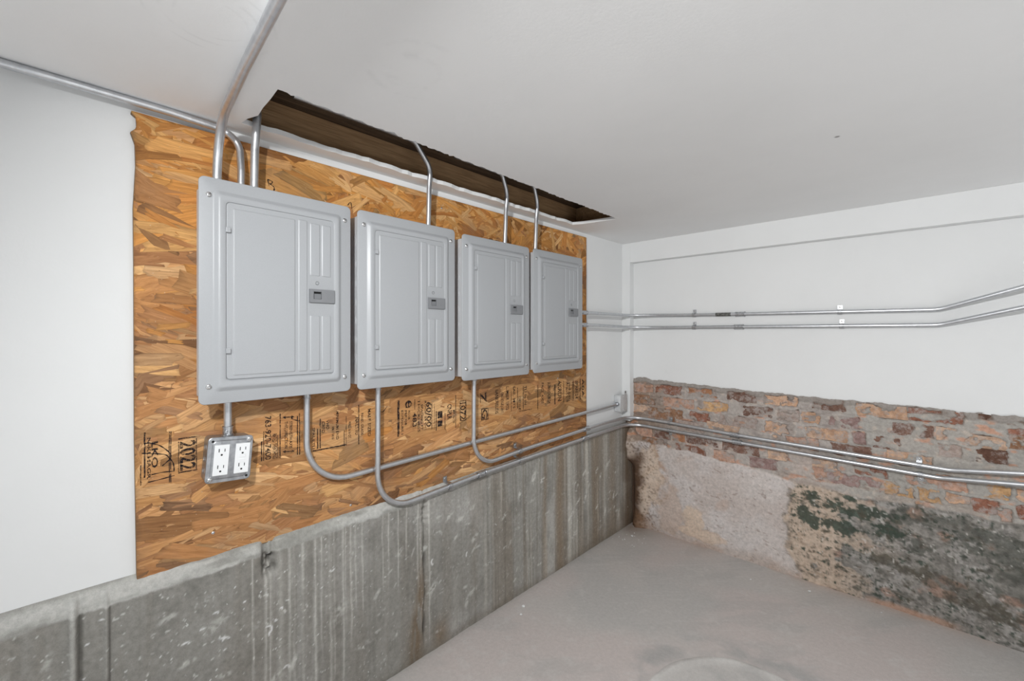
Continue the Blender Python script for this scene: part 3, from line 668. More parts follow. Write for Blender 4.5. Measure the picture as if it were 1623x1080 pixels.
for k_ in range(NS):
    f = k_ / NS
    y = r.uniform(-2.34, RGT); z = r.uniform(BOT, TOP)
    up = (z - 1.0) / .5 + (y + 1.5) * .3
    L = r.uniform(.07, .20) if r.random() < .62 else r.uniform(.02, .07)
    W = min(L * r.uniform(.14, .46), .055)
    if f > .95: L *= .6; W *= .4
    sd = 17 if z < 1.0 or y < -1.9 else 42
    a = math.radians(r.gauss(-7 if z > 1.1 else 4, sd))
    if .80 < z < .97 and r.random() < .6: L *= 1.3; W *= 1.6; pal = PAL_ST
    else: pal = PAL_UP if r.random() < np.clip(up, .03, .95) else PAL_LO
    c = np.array(r.choice(pal), float)
    c = c * .62 + np.array([190, 137, 82] if z > 1.15 else [182, 136, 90]) * .38
    if r.random() < .10: c *= .80
    elif r.random() < .15: c = c * .5 + np.array([218, 184, 140]) * .5
    c = c * (.86 + .24 * float(fbm(y * 5, z * 6, 300))) * r.uniform(.95, 1.05)
    x = OX + .0001 + .0007 * f + r.uniform(0, .0002)
    tilt = r.uniform(-.008, .008)
    out = []
    ne = r.randint(2, 4)
    s1 = r.uniform(-.3, .3); s2 = r.uniform(-.3, .3)
    for i in range(ne + 1): out.append((-L / 2 + W * (s1 * (i / ne - .5) * 2 + r.uniform(-.35, .35) * (0 < i < ne)), -W / 2 + W * i / ne))
    out.append((r.uniform(-.2, .2) * L, W / 2 * r.uniform(.8, 1.15)))
    ne = r.randint(2, 4)
    for i in range(ne + 1): out.append((L / 2 + W * (s2 * (.5 - i / ne) * 2 + r.uniform(-.35, .35) * (0 < i < ne)), W / 2 - W * i / ne))
    out.append((r.uniform(-.2, .2) * L, -W / 2 * r.uniform(.8, 1.15)))
    ca, sa = math.cos(a), math.sin(a); pts = []
    bow = r.uniform(-.9, .9)
    for p, q in out:
        q2 = q + bow * (p * p - L * L / 8)
        yy = y + p * ca - q2 * sa; zz = z + p * sa + q2 * ca
        zz = min(max(zz, BOT + .0005), TOP - .0005); yy = min(max(yy, left_at(zz) + .0005), RGT - .0005)
        pts.append((x + tilt * q, yy, zz, p, q))
    b0 = len(V); n = len(pts); ou, ov = r.uniform(0, 50), r.uniform(0, 50)
    for (px, py, pz, p, q) in pts: V.append((px, py - off.y, pz - off.z)); UVs.append((p + ou, q + ov)); CC.append(c)
    for (px, py, pz, p, q) in pts: V.append((OX - .0003, py - off.y, pz - off.z)); UVs.append((p + ou, q + ov)); CC.append(c * .62)
    mp_, mq_ = sum(t[3] for t in pts) / n, sum(t[4] for t in pts) / n; i0 = len(V)
    for (px, py, pz, p, q) in pts:
        e = min(.0022, W * .2); kq = 1 - e / max(abs(q - mq_), e * 1.6); kp = 1 - e / max(abs(p - mp_), e * 1.6)
        cy, cz = sum(t[1] for t in pts) / n, sum(t[2] for t in pts) / n; kk = max(min(kq, kp) if n < 6 else (kq + kp) / 2, .3)
        V.append((px + .0001, cy + (py - cy) * kk - off.y, cz + (pz - cz) * kk - off.z)); UVs.append((mp_ + (p - mp_) * kk + ou, mq_ + (q - mq_) * kk + ov)); CC.append(c)
    for i in range(n): CC[b0 + i] = c * .86
    F.append(tuple(range(i0, i0 + n))[::-1])
    for i in range(n): j = (i + 1) % n; F.append((i0 + i, i0 + j, b0 + j, b0 + i))
    for i in range(n): j = (i + 1) % n; F.append((b0 + i, b0 + j, b0 + n + j, b0 + n + i))
me = bpy.data.meshes.new('strands'); me.from_pydata(V, [], F)
set_col(me, np.clip(lin(np.array(CC)) * 1.12, 0, .85))
ul = me.uv_layers.new(name='UVMap'); li = np.empty(len(me.loops), np.int32); me.loops.foreach_get('vertex_index', li)
ul.data.foreach_set('uv', np.array(UVs, np.float32)[li].ravel())
strands = link('wood_strands', me, M['osb'], osb); strands['kind'] = 'stuff'
# drywall and board screws
def screw_mesh(name, r_=.0042, h=.0028):
    bm = bmesh.new()
    prof = [(0, r_), (h * .5, r_), (h * .85, r_ * .78), (h, r_ * .45)]
    rings = [[bm.verts.new((x, q * math.cos(t * math.pi / 8), q * math.sin(t * math.pi / 8))) for t in range(16)] for x, q in prof]
    for A_, B_ in zip(rings, rings[1:]):
        for i in range(16): bm.faces.new((A_[i], A_[(i + 1) % 16], B_[(i + 1) % 16], B_[i]))
    bm.faces.new(rings[-1])
    add_box(bm, h - .0002, h + .0002, -r_ * .62, r_ * .62, -r_ * .09, r_ * .09)
    me = bm_mesh(name, bm, True, 40); me.materials.append(M['screw']); me.materials.append(M['dark'])
    for p in me.polygons:
        if p.center.x > h - .00025 and abs(p.center.z) < r_ * .1 and len(p.vertices) == 4: p.material_index = 1
    return me
SM_SMALL = screw_mesh('screw', .0038, .002); SM = screw_mesh('screw', .0062, .0045)
for y, z in ((-1.7898, .6349), (-2.1723, .6706), (-.6775, .9686), (-1.4183, 1.6919), (-1.20, .66)):
    link('screw', SM_SMALL, None, osb, (OX + .0012, y + 1.37, z - .60))

# printing on the board (reads downwards)
TXT = [
('2022',-2.244,-2.210,0.926,0.851),
('LKO',-2.300,-2.287,0.936,0.871),
('N-KLMAGR',-2.308,-2.301,0.947,0.846),
('763-920-7400',-2.047,-2.030,0.963,0.837),
('RATED SHEATHING',-2.027,-2.015,0.909,0.837),
('STRENGTH AXIS',-1.981,-1.972,0.939,0.858),
('THIS DIRECTION',-1.994,-1.985,0.941,0.861),
('SPAULTLI',-1.914,-1.906,0.910,0.843),
('CRED',-1.885,-1.875,0.925,0.887),
('VHO',-1.871,-1.861,0.927,0.897),
('XPMS 17 GAUGE',-1.853,-1.845,0.904,0.862),
('MINIMUM END',-1.839,-1.830,0.951,0.859),
('WALL 16 IN OC',-1.798,-1.788,0.912,0.856),
('NAILS 8D',-1.774,-1.763,0.921,0.862),
('PANEL GRADE',-1.754,-1.745,0.933,0.859),
('MALE SIZED',-1.729,-1.718,0.945,0.850),
('e',-1.583,-1.554,0.955,0.928),
('EXPOSURE 1',-1.599,-1.590,0.922,0.835),
('PRP 108',-1.585,-1.575,0.920,0.867),
('HUD UM',-1.570,-1.561,0.918,0.885),
('483',-1.551,-1.533,0.908,0.854),
('THICKNESS',-1.529,-1.518,0.953,0.832),
('SPACING FT',-1.515,-1.504,0.934,0.837),
('60/00',-1.490,-1.466,0.940,0.844),
('ROOF 24 OC',-1.498,-1.490,0.945,0.835),
('CNPLR',-1.390,-1.368,0.919,0.859),
('PS2',-1.362,-1.352,0.893,0.838),
('1072',-1.323,-1.296,0.918,0.846),
('7',-1.212,-1.182,0.946,0.908),
('G',-1.204,-1.171,0.875,0.834),
('BANKFIELDS',-1.126,-1.106,0.952,0.846),
('OND EDGE JOINT',-1.094,-1.074,0.938,0.844),
('LUMBER 19/32',-1.058,-1.038,0.960,0.854),
('SAIL MTS',-1.012,-0.996,0.959,0.854),
('SCHEDULE 40',-0.974,-0.957,0.908,0.843),
('TLI 16 IN',-0.935,-0.917,0.952,0.862),
('FACE AXIS',-0.809,-0.790,0.956,0.853),
('SUBFLOOR 24',-0.760,-0.735,0.955,0.847),
('AKRUN',-0.677,-0.645,0.958,0.850),
('ATIZUR 7/16',-0.607,-0.568,0.942,0.838),
('SPAN 24',-0.522,-0.498,0.942,0.846),
('A0A',-0.463,-0.438,0.951,0.847),
]
BARS = [
(-2.314,-2.311,0.961,0.851),
(-2.321,-2.319,0.883,0.834),
(-2.266,-2.264,0.956,0.828),
(-2.263,-2.261,0.956,0.827),
(-2.247,-2.245,0.927,0.849),
(-2.210,-2.208,0.929,0.849),
(-2.247,-2.207,0.935,0.932),
(-2.247,-2.207,0.849,0.846),
(-2.057,-2.054,0.893,0.836),
(-2.051,-2.049,0.921,0.836),
(-2.014,-2.012,0.904,0.836),
(-2.008,-2.005,0.966,0.834),
(-1.959,-1.956,0.952,0.835),
(-1.953,-1.950,0.960,0.834),
(-1.899,-1.896,0.904,0.841),
(-1.891,-1.888,0.934,0.841),
(-1.813,-1.811,0.886,0.833),
(-1.806,-1.804,0.930,0.833),
(-1.763,-1.760,0.962,0.830),
(-1.615,-1.606,0.960,0.829),
(-1.543,-1.540,0.957,0.919),
(-1.466,-1.463,0.932,0.832),
(-1.454,-1.452,0.930,0.828),
(-1.446,-1.442,0.900,0.824),
(-1.437,-1.414,0.897,0.870),
(-1.437,-1.414,0.860,0.838),
(-1.403,-1.400,0.887,0.822),
(-1.349,-1.346,0.953,0.821),
(-1.326,-1.323,0.920,0.846),
(-1.296,-1.292,0.922,0.846),
(-1.326,-1.292,0.926,0.923),
(-1.326,-1.292,0.846,0.843),
(-1.208,-1.204,0.877,0.828),
(-1.169,-1.166,0.877,0.828),
(-1.208,-1.167,0.879,0.875),
(-1.208,-1.167,0.833,0.829),
(-1.215,-1.212,0.945,0.905),
(-1.181,-1.177,0.947,0.906),
(-1.912,-1.805,0.839,0.835),
(-0.970,-0.880,0.838,0.835),
(-1.025,-1.022,0.937,0.845),
(-0.983,-0.979,0.948,0.851),
(-0.944,-0.940,0.953,0.840),
(-0.838,-0.833,0.950,0.827),
(-0.704,-0.696,0.938,0.835),
(-0.629,-0.625,0.952,0.839),
(-0.545,-0.539,0.952,0.836),
(-0.480,-0.474,0.953,0.836),
]
xs_ = OX + .0013
tv, tf = [], []
def flush(name):
    me = bpy.data.meshes.new(name); me.from_pydata([(x, y + 1.37, z - .60) for x, y, z in tv], [], tf); link(name, me, M['ink'], osb); tv.clear(); tf.clear()
def ink_poly(me, origin, sx, sy):
    b0 = len(tv)
    for v in me.vertices: tv.append((xs_, origin[0] + v.co.y * sy, origin[1] - v.co.x * sx))
    for p in me.polygons: tf.append(tuple(b0 + i for i in p.vertices))
dg = bpy.context.evaluated_depsgraph_get()
for (s, ya, yb, zt, zb) in TXT:
    cu = bpy.data.curves.new('stamp_text', 'FONT'); cu.body = s; cu.resolution_u = 2; cu.offset = .022
    ob = bpy.data.objects.new('stamp_text', cu); COL.objects.link(ob); dg.update()
    me = bpy.data.meshes.new_from_object(ob.evaluated_get(dg)); bpy.data.objects.remove(ob); bpy.data.curves.remove(cu)
    co = np.array([v.co[:] for v in me.vertices]); lo, hi = co.min(0), co.max(0)
    for v in me.vertices: v.co.x -= lo[0]; v.co.y -= lo[1]
    ink_poly(me, (ya, zt), (zt - zb) / (hi[0] - lo[0]), (yb - ya) / (hi[1] - lo[1])); bpy.data.meshes.remove(me); flush('printed_text')
def ink_rect(ya, yb, za, zb, n=10):
    b0 = len(tv); rb = random.Random(int(ya * 1e5))
    for i in range(n + 1):
        t = i / n; jy = rb.uniform(-.0004, .0004)
        if abs(yb - ya) < abs(za - zb): tv.extend([(xs_, ya + jy, za + (zb - za) * t), (xs_, yb + jy, za + (zb - za) * t)])
        else: tv.extend([(xs_, ya + (yb - ya) * t, za + jy), (xs_, ya + (yb - ya) * t, zb + jy)])
    for i in range(n): tf.append((b0 + 2 * i, b0 + 2 * i + 1, b0 + 2 * i + 3, b0 + 2 * i + 2))
for (ya, yb, za, zb) in BARS: ink_rect(ya, yb, za, zb); flush('printed_bar')
for ((y0, z0_), (y1, z1_)) in [((-1.9997, 0.9537), (-1.9661, 0.9509)), ((-1.9997, 0.8523), (-1.9661, 0.8475))]:
    d = Vector((y1 - y0, z1_ - z0_)); L = d.length; d.normalize(); nn = Vector((-d.y, d.x))
    P = lambda s, t: (xs_, y0 + d.x * s * L + nn.x * t, z0_ + d.y * s * L + nn.y * t)
    b0 = len(tv); tv.extend([P(.2, -.0016), P(.8, -.0016), P(.8, .0016), P(.2, .0016), P(0, 0), P(.27, -.0052), P(.27, .0052), P(1, 0), P(.73, .0052), P(.73, -.0052)])
    tf.extend([(b0, b0 + 1, b0 + 2, b0 + 3), (b0 + 4, b0 + 5, b0 + 6), (b0 + 7, b0 + 8, b0 + 9)]); flush('printed_arrow')
# round mark: ring
b0 = len(tv); cy_, cz_ = np.mean([t[1:3] for t in TXT if t[0] == 'e'][0]), np.mean([t[3:5] for t in TXT if t[0] == 'e'][0])
for i in range(24):
    a_ = i * math.pi / 12
    for q in (.0135, .0115): tv.append((xs_, cy_ + q * math.cos(a_), cz_ + q * math.sin(a_)))
for i in range(24): j = (i + 1) % 24; tf.append((b0 + 2 * i, b0 + 2 * j, b0 + 2 * j + 1, b0 + 2 * i + 1))
flush('printed_ring')
# marker scribble at the left
PEN = [[(-2.3144, 0.9353), (-2.3001, 0.9319), (-2.2856, 0.9253), (-2.2732, 0.9136), (-2.2632, 0.8997), (-2.2632, 0.8879), (-2.2732, 0.8774), (-2.2794, 0.8724)], [(-2.3179, 0.9115), (-2.2941, 0.906), (-2.2732, 0.8994), (-2.2657, 0.89), (-2.2581, 0.8773), (-2.2556, 0.864), (-2.2556, 0.8544)], [(-2.3001, 0.8554), (-2.2782, 0.8565), (-2.2543, 0.8541)], [(-2.3061, 0.8383), (-2.2819, 0.8401), (-2.2543, 0.843)]]
PEN += [[(-1.9755, .9475), (-1.966, .942), (-1.953, .936)], [(-2.04, 1.646), (-2.036, 1.628)], [(-2.04, 1.646), (-2.028, 1.643), (-2.030, 1.636), (-2.037, 1.634)], [(-2.033, 1.634), (-2.026, 1.630), (-2.022, 1.626), (-2.024, 1.618), (-2.020, 1.622)],
        [(-1.80, 1.622), (-1.79, 1.634), (-1.785, 1.61)], [(-1.70, .930), (-1.69, .940), (-1.675, .926), (-1.655, .945)]]
for line in PEN:
    bm = bmesh.new()
    P = [Vector((0, a_, b_)) for a_, b_ in line]
    sm = []
    for i in range(len(P) - 1):
        p0, p1, p2, p3 = P[max(i - 1, 0)], P[i], P[i + 1], P[min(i + 2, len(P) - 1)]
        for k_ in range(6):
            t = k_ / 6; sm.append(.5 * ((2 * p1) + (p2 - p0) * t + (2 * p0 - 5 * p1 + 4 * p2 - p3) * t * t + (-p0 + 3 * p1 - 3 * p2 + p3) * t ** 3))
    sm.append(P[-1]); pv = None
    for i, p in enumerate(sm):
        t = (sm[min(i + 1, len(sm) - 1)] - sm[max(i - 1, 0)]).normalized(); nn = Vector((0, -t.z, t.y)) * (.0011 + .0004 * math.sin(i))
        a_ = bm.verts.new((xs_ + .0002, p.y + 1.37 + nn.y, p.z - .60 + nn.z)); b_ = bm.verts.new((xs_ + .0002, p.y + 1.37 - nn.y, p.z - .60 - nn.z))
        if pv: bm.faces.new((pv[0], pv[1], b_, a_))
        pv = (a_, b_)
    link('marker_line', bm_mesh('marker_line', bm), M['pen'], osb)

# ------------------------------------------------------------------ breaker panels
PW, PH = .387, .5645; PX = .105; BD = PX - (OX + .0017)
def panel_meshes():
    # local: origin at board surface, lower left corner of the cover; x out, y right, z up
    m = {}
    fx = BD
    bm = bmesh.new()
    loft(bm, [(.013, PW - .013, .013, PH - .013, .004, -fx), (.013, PW - .013, .013, PH - .013, .004, -.006), (.015, PW - .015, .015, PH - .015, .004, -.004)], fx, True, True)
    for side in (0, 1):                                   # knock-out rings on the sides
        for v, rr_ in ((.09, .021), (.155, .013), (.215, .013), (.275, .013), (.335, .013), (.40, .013), (.47, .021)):
            for q in (rr_, rr_ * .62):
                y0 = .013 if side == 0 else PW - .013
                path = [Vector((fx * .5 + q * math.cos(t * math.pi / 8), y0, v + q * math.sin(t * math.pi / 8))) for t in range(17)]
                tube_mesh('', path, .0008, 6, bm)
    m['enclosure'] = bm_mesh('enclosure', bm, True, 35)
    bm = bmesh.new()
    loft(bm, inset_rings(PW, PH, [(.006, .012, -.003), (0, .014, -.0035), (0, .014, -.0016), (.0006, .0135, -.0004), (.0018, .0125, 0), (.029, .012, 0), (.031, .012, .0006), (.034, .0115, .0028), (.039, .010, .0068), (.0415, .0095, .0082), (.0445, .009, .0086),
                                  (.0553, .010, .0086), (.0557, .010, .0082), (.0559, .010, .003)]), fx, True, False)
    m['cover'] = bm_mesh('cover', bm, True, 60)
    bm = bmesh.new()
    ins = lambda i, r_, h: (.0566 + i, PW - .0540 - i, .0600 + i, PH - .0560 - i, r_, h)
    loft(bm, [ins(0, .009, .0032), ins(0, .009, .0058), ins(.0006, .0085, .0066), ins(.0016, .008, .0068)], fx)
    def plate(u0, u1, v0, v1, b=.0026, h=.0019):
        loft(bm, [(u0 - b, u1 + b, v0 - b, v1 + b, .004, .0066), (u0 - b * .6, u1 + b * .6, v0 - b * .6, v1 + b * .6, .0035, .0072), (u0 - b * .1, u1 + b * .1, v0 - b * .1, v1 + b * .1, .003, .0068 + h * .93), (u0 + .001, u1 - .001, v0 + .001, v1 - .001, .0025, .0068 + h)], fx)
    plate(.0730, .2200, .0710, .4925); plate(.2320, .2525, .0710, .4950)
    for v0, v1 in ((.0710, .2255), (.3435, .4905)): plate(.2640, .2880, v0, v1); plate(.2975, .3200, v0, v1)
    for q in (.0046, .0046):
        path = [Vector((fx + .0068, .2826 + q * math.cos(t * math.pi / 10), .3215 + q * math.sin(t * math.pi / 10))) for t in range(21)]
        tube_mesh('', path, .0009, 6, bm)
    m['door'] = bm_mesh('door', bm, True, 60)
    bm = bmesh.new()                                      # latch plate with a recessed slider window
    u0, u1, v0, v1 = .2590, .3325, .2640, .3040; a0, a1, b0, b1 = .2705, .2930, .2750, .2965
    h0, h1 = fx + .0062, fx + .0128
    o_ = [bm.verts.new((h1, u, v)) for u, v in ((u0 + .001, v0 + .001), (u1 - .001, v0 + .001), (u1 - .001, v1 - .001), (u0 + .001, v1 - .001))]
    ob = [bm.verts.new((h0, u, v)) for u, v in ((u0, v0), (u1, v0), (u1, v1), (u0, v1))]
    i_ = [bm.verts.new((h1, u, v)) for u, v in ((a0, b0), (a1, b0), (a1, b1), (a0, b1))]
    ib = [bm.verts.new((fx + .0074, u, v)) for u, v in ((a0, b0), (a1, b0), (a1, b1), (a0, b1))]
    for k_ in range(4):
        j = (k_ + 1) % 4
        bm.faces.new((ob[k_], ob[j], o_[j], o_[k_])); bm.faces.new((o_[k_], o_[j], i_[j], i_[k_])); bm.faces.new((i_[k_], i_[j], ib[j], ib[k_]))
    bm.faces.new(ib)
    for q in range(4): add_box(bm, h1, h1 + .0003, .311, .3145, .275 + q * .0062, .279 + q * .0062)
    me = bm_mesh('latch', bm); m['latch'] = me; me.materials.append(M['latch']); me.materials.append(M['dark'])
    for p in me.polygons:
        if abs(p.center.x - fx - .0074) < 1e-4: p.material_index = 1  # floor of the window recess painted near black to stand for its shade
    bm = bmesh.new(); add_box(bm, fx + .0076, fx + .0096, a0 + .003, a1 - .0005, b0 + .0005, b1 - .006, .0005); m['slider'] = bm_mesh('latch_slider', bm)
    bm = bmesh.new(); add_box(bm, fx + .005, fx + .0140, .0545, .0650, -.0065, .0065, .0012); m['hinge'] = bm_mesh('hinge', bm)
    for k_, mt in (('enclosure', 'boxgrey'), ('cover', 'enamel'), ('door', 'enamel'), ('slider', 'slider'), ('hinge', 'enamel')): m[k_].materials.append(M[mt])
    return m
pm = panel_meshes()
PLAB = ['largest looking grey breaker panel, leftmost, with the outlet box hanging below it', 'second grey breaker panel from the left, with one conduit rising and one dropping',
        'third grey breaker panel from the left, narrow from this angle, one conduit below', 'smallest looking grey breaker panel at the right end, conduits leave its right side']
PY = [(-2.2216, 1.0255), (-1.8124, 1.0248), (-1.3900, 1.0185), (-.9755, 1.0205)]
for lab, (y, z) in zip(PLAB, PY):
    p = thing('breaker_panel', lab, 'electrical panel', (OX + .0017, y, z), 'grey breaker panels on the strand board')
    link('enclosure', pm['enclosure'], None, p); link('cover', pm['cover'], None, p)
    d = link('door', pm['door'], None, p); l_ = link('latch', pm['latch'], None, d); l_['label'] = 'dark grey latch plate'
    link('latch_slider', pm['slider'], None, d)
    for v in (.4375, .1325): link('hinge', pm['hinge'], None, d, (0, 0, v))
    for u, v in ((.0205, PH - .0445), (PW - .0195, PH - .0445), (.0205, .0445), (PW - .0195, .0445)): link('screw', SM, None, p, (BD, u, v))

# ------------------------------------------------------------------ conduits
RC = .0092
def conduit(label, pts, radii, r_=RC, group='galvanized conduits'):
    path = fillet(pts, radii, 12); base = path[0].copy()
    t = thing('conduit', label, 'conduit', base, group)
    me = tube_mesh('pipe', [p - base for p in path], r_)
    link('pipe', me, M['emt'], t)
    return t, path, base, r_
def coupling(C, target, L=.046):
    t, path, base, r_ = C; p, d = at_path(path, target); p = p - base
    bm = bmesh.new(); add_cyl(bm, p - d * L / 2, p + d * L / 2, r_ * 1.34, 18)
    for s in (-1, 1):
        e = p + d * s * L * .5; add_cyl(bm, e - d * s * .004, e, r_ * 1.48, 18)
    side = d.cross(Vector((0, 0, 1)));  side = side.normalized() if side.length > .2 else Vector((1, 0, 0))
    if (cam.location - (p + base)).dot(side) < 0: side = -side
    up = (side + Vector((0, 0, .35))).normalized()
    for s in (-1, 1): add_cyl(bm, p + d * s * L * .28, p + d * s * L * .28 + up * r_ * 1.62, .0032, 8)
    link('coupling', bm_mesh('coupling', bm, True, 40), M['fit'], t)
def connector(C, target, direction, L=.024):
    t, path, base, r_ = C; p = Vector(target) - base; d = Vector(direction).normalized()
    bm = bmesh.new(); add_cyl(bm, p, p + d * L, r_ * 1.22, 18); add_cyl(bm, p, p + d * .005, r_ * 1.5, 18); add_cyl(bm, p + d * (L - .003), p + d * L, r_ * 1.32, 18)
    add_cyl(bm, p + d * L * .55, p + d * L * .55 + (Vector((1, -.5, 0)) if abs(d.z) > .5 else Vector((1, 0, -.5))).normalized() * r_ * 1.75, .0032, 8)
    link('connector', bm_mesh('connector', bm, True, 40), M['fit'], t)
def strap(C, target, wall, ear, gap):
    """one-hole strap: wall = unit vector out of the wall, ear = direction of the screw ear"""
    t, path, base, r_ = C; p, d = at_path(path, target); p = p - base; wv = Vector(wall); ev = Vector(ear)
    bm = bmesh.new(); W = .009; n = 14; rr_ = r_ * 1.13
    th = [math.radians(-35 + 250 * i / n) for i in range(n + 1)]      # around from the far side over the front to the ear
    pr = [ev * (-math.cos(q)) * rr_ * 1 + wv * math.sin(q) * rr_ for q in th]
    pr = pr[:-2]; foot = ev * (rr_ + .001) + wv * (-gap + .0012)
    pr += [foot, ev * (rr_ + .020) + wv * (-gap + .0012)]
    vs_ = []
    for i, q in enumerate(pr):
        nrm = (q.normalized() if i < len(pr) - 2 else wv)
        vs_.append([bm.verts.new(p + q + d * s * W + nrm * h) for s, h in ((-1, 0), (1, 0), (1, .0014), (-1, .0014))])
    for A_, B_ in zip(vs_, vs_[1:]):
        for i in range(4): bm.faces.new((A_[i], A_[(i + 1) % 4], B_[(i + 1) % 4], B_[i]))
    bm.faces.new(vs_[0]); bm.faces.new(vs_[-1][::-1])
    s = link('strap', bm_mesh('strap', bm), M['fit'], t)
    o = link('screw', SM_SMALL, None, s, p + ev * (rr_ + .012) + wv * (-gap + .0026))
    o.rotation_mode = 'QUATERNION'; o.rotation_quaternion = wv.to_track_quat('X', 'Z')

PT = 1.588   # just inside the panel tops
c = conduit('stout conduit bending from the leftmost panel out along the ceiling', [(.066, -2.176, 1.57), (.066, -2.172, 1.7395), (.38, -2.196, 1.7465), (.80, -2.224, 1.7465), (2.4, -2.33, 1.7465)], [.115, .3, 0], .0106)
conduit('thin conduit curving left from the leftmost panel along the top of the wall', [(.055, -2.118, 1.57), (.050, -2.116, 1.64), (.033, -2.117, 1.742), (.034, -2.27, 1.7495), (.034, -3.6, 1.7495)], [.05, .062, .3])
conduit('straight conduit rising from the leftmost panel into the left end of the ceiling opening', [(.070, -2.091, 1.57), (.074, -2.090, 1.70), (.088, -2.088, 1.79), (.09, -2.10, 1.87)], [.1, .06], .0104)
conduit('conduit rising from the second panel and bending into the ceiling opening', [(.072, -1.524, 1.57), (.075, -1.521, 1.745), (.084, -1.522, 1.80), (.10, -1.60, 1.872), (.10, -2.0, 1.872)], [.2, .10, .05])
conduit('conduit rising from the third panel into the ceiling opening', [(.072, -1.127, 1.57), (.075, -1.120, 1.745), (.084, -1.122, 1.80), (.10, -1.17, 1.872), (.10, -1.42, 1.872)], [.2, .10, .04])
conduit('conduit rising at the rightmost panel into the ceiling opening', [(.072, -.926, 1.57), (.075, -.919, 1.745), (.084, -.921, 1.80), (.10, -.965, 1.872), (.10, -1.08, 1.872)], [.2, .10, .04])
c = conduit('short conduit stub between the leftmost panel and the outlet box', [(.040, -2.145, 1.04), (.040, -2.145, .918)], 0, .0098)
connector(c, (.040, -2.145, .9285), (0, 0, 1), .026)
c = conduit('conduit dropping from the leftmost panel and sweeping right to the small corner box', [(.034, -1.938, 1.045), (.030, -1.938, .735), (.026, -1.20, .7505), (.026, -.085, .769)], [.135, 2])
connector(c, (.034, -1.938, 1.038), (0, 0, -1), .034)
YB = FY - .024     # conduit centre line on the back wall
c = conduit('conduit dropping from the second panel, lowest of the runs, continuing along the brick', [(.050, -1.712, 1.045), (.047, -1.712, .592), (.046, -1.22, .616), (.046, -.35, .634), (.046, YB - .006, .637), (.30, YB, .629), (.70, YB, .6235), (1.425, YB, .611), (1.70, YB - .055, .655), (2.6, YB - .055, .655)], [.125, .6, 2, .10, .5, 1, .12, .1])
connector(c, (.050, -1.712, 1.037), (0, 0, -1), .026)
for q in ((.046, -1.237, .615), (.046, -.478, .633)): coupling(c, q)
strap(c, (.046, -1.403, .609), (1, 0, 0), (0, 0, 1), .034); strap(c, (.046, -1.0, .62), (1, 0, 0), (0, 0, 1), .034)
coupling(c, (.663, YB, .622)); strap(c, (.293, YB, .627), (0, -1, 0), (0, 0, -1), .02); strap(c, (1.37, YB, .609), (0, -1, 0), (0, 0, -1), .02)
c = conduit('conduit dropping from the third panel, upper of the pair that turns onto the brick', [(.046, -1.279, 1.04), (.044, -1.280, .650), (.044, -.95, .666), (.044, -.30, .683), (.044, YB - .006, .680), (.30, YB, .6745), (.65, YB, .662), (1.455, YB, .649), (1.72, YB - .05, .700), (2.6, YB - .05, .70)], [.115, .6, 1.5, .10, .5, 1, .12, .1])
connector(c, (.046, -1.279, 1.030), (0, 0, -1), .024)
coupling(c, (.044, -.462, .68)); strap(c, (.044, -1.0, .663), (1, 0, 0), (0, 0, 1), .031)
coupling(c, (.649, YB, .662)); strap(c, (.297, YB, .6745), (0, -1, 0), (0, 0, 1), .02); strap(c, (1.366, YB, .651), (0, -1, 0), (0, 0, 1), .02)
YK = FY - .0125
c = conduit('upper conduit from the rightmost panel along the white back wall', [(.055, -.62, 1.3115), (.055, -.20, 1.3115), (.055, -.020, 1.3105), (.20, YK - .018, 1.3085), (.42, YK, 1.304), (.68, YK, 1.302), (1.425, YK, 1.2985), (1.68, YK - .06, 1.383), (2.6, YK - .06, 1.383)], [2, .09, .3, .4, 1, .13, .1])
connector(c, (.055, -.5905, 1.3115), (0, 1, 0), .115)
strap(c, (.433, YK, 1.304), (0, -1, 0), (0, 0, 1), .0122); coupling(c, (.675, YK, 1.302)); strap(c, (1.098, YK, 1.30), (0, -1, 0), (0, 0, 1), .0122)
t_, path_, base_, r__ = c; p_, d_ = at_path(path_, (.59, YK, 1.3025)); bm = bmesh.new(); add_cyl(bm, p_ - base_ - d_ * .039, p_ - base_ + d_ * .039, RC * 1.05, 18)
o = link('printed_sleeve', bm_mesh('printed_sleeve', bm, True, 40), M['sleeve'], t_); o['label'] = 'dark printed band around the pipe'
c = conduit('lower conduit from the rightmost panel along the white back wall', [(.055, -.62, 1.2455), (.055, -.40, 1.2450), (.055, -.020, 1.237), (.20, YK - .018, 1.235), (.42, YK, 1.234), (.68, YK, 1.2345), (1.425, YK, 1.235), (1.68, YK - .06, 1.306), (2.6, YK - .06, 1.306)], [2, .09, .3, .4, 1, .13, .1])
connector(c, (.055, -.5905, 1.2455), (0, 1, 0), .115)
strap(c, (.433, YK, 1.234), (0, -1, 0), (0, 0, 1), .0122); coupling(c, (.668, YK, 1.2345)); strap(c, (1.105, YK, 1.235), (0, -1, 0), (0, 0, 1), .0122)

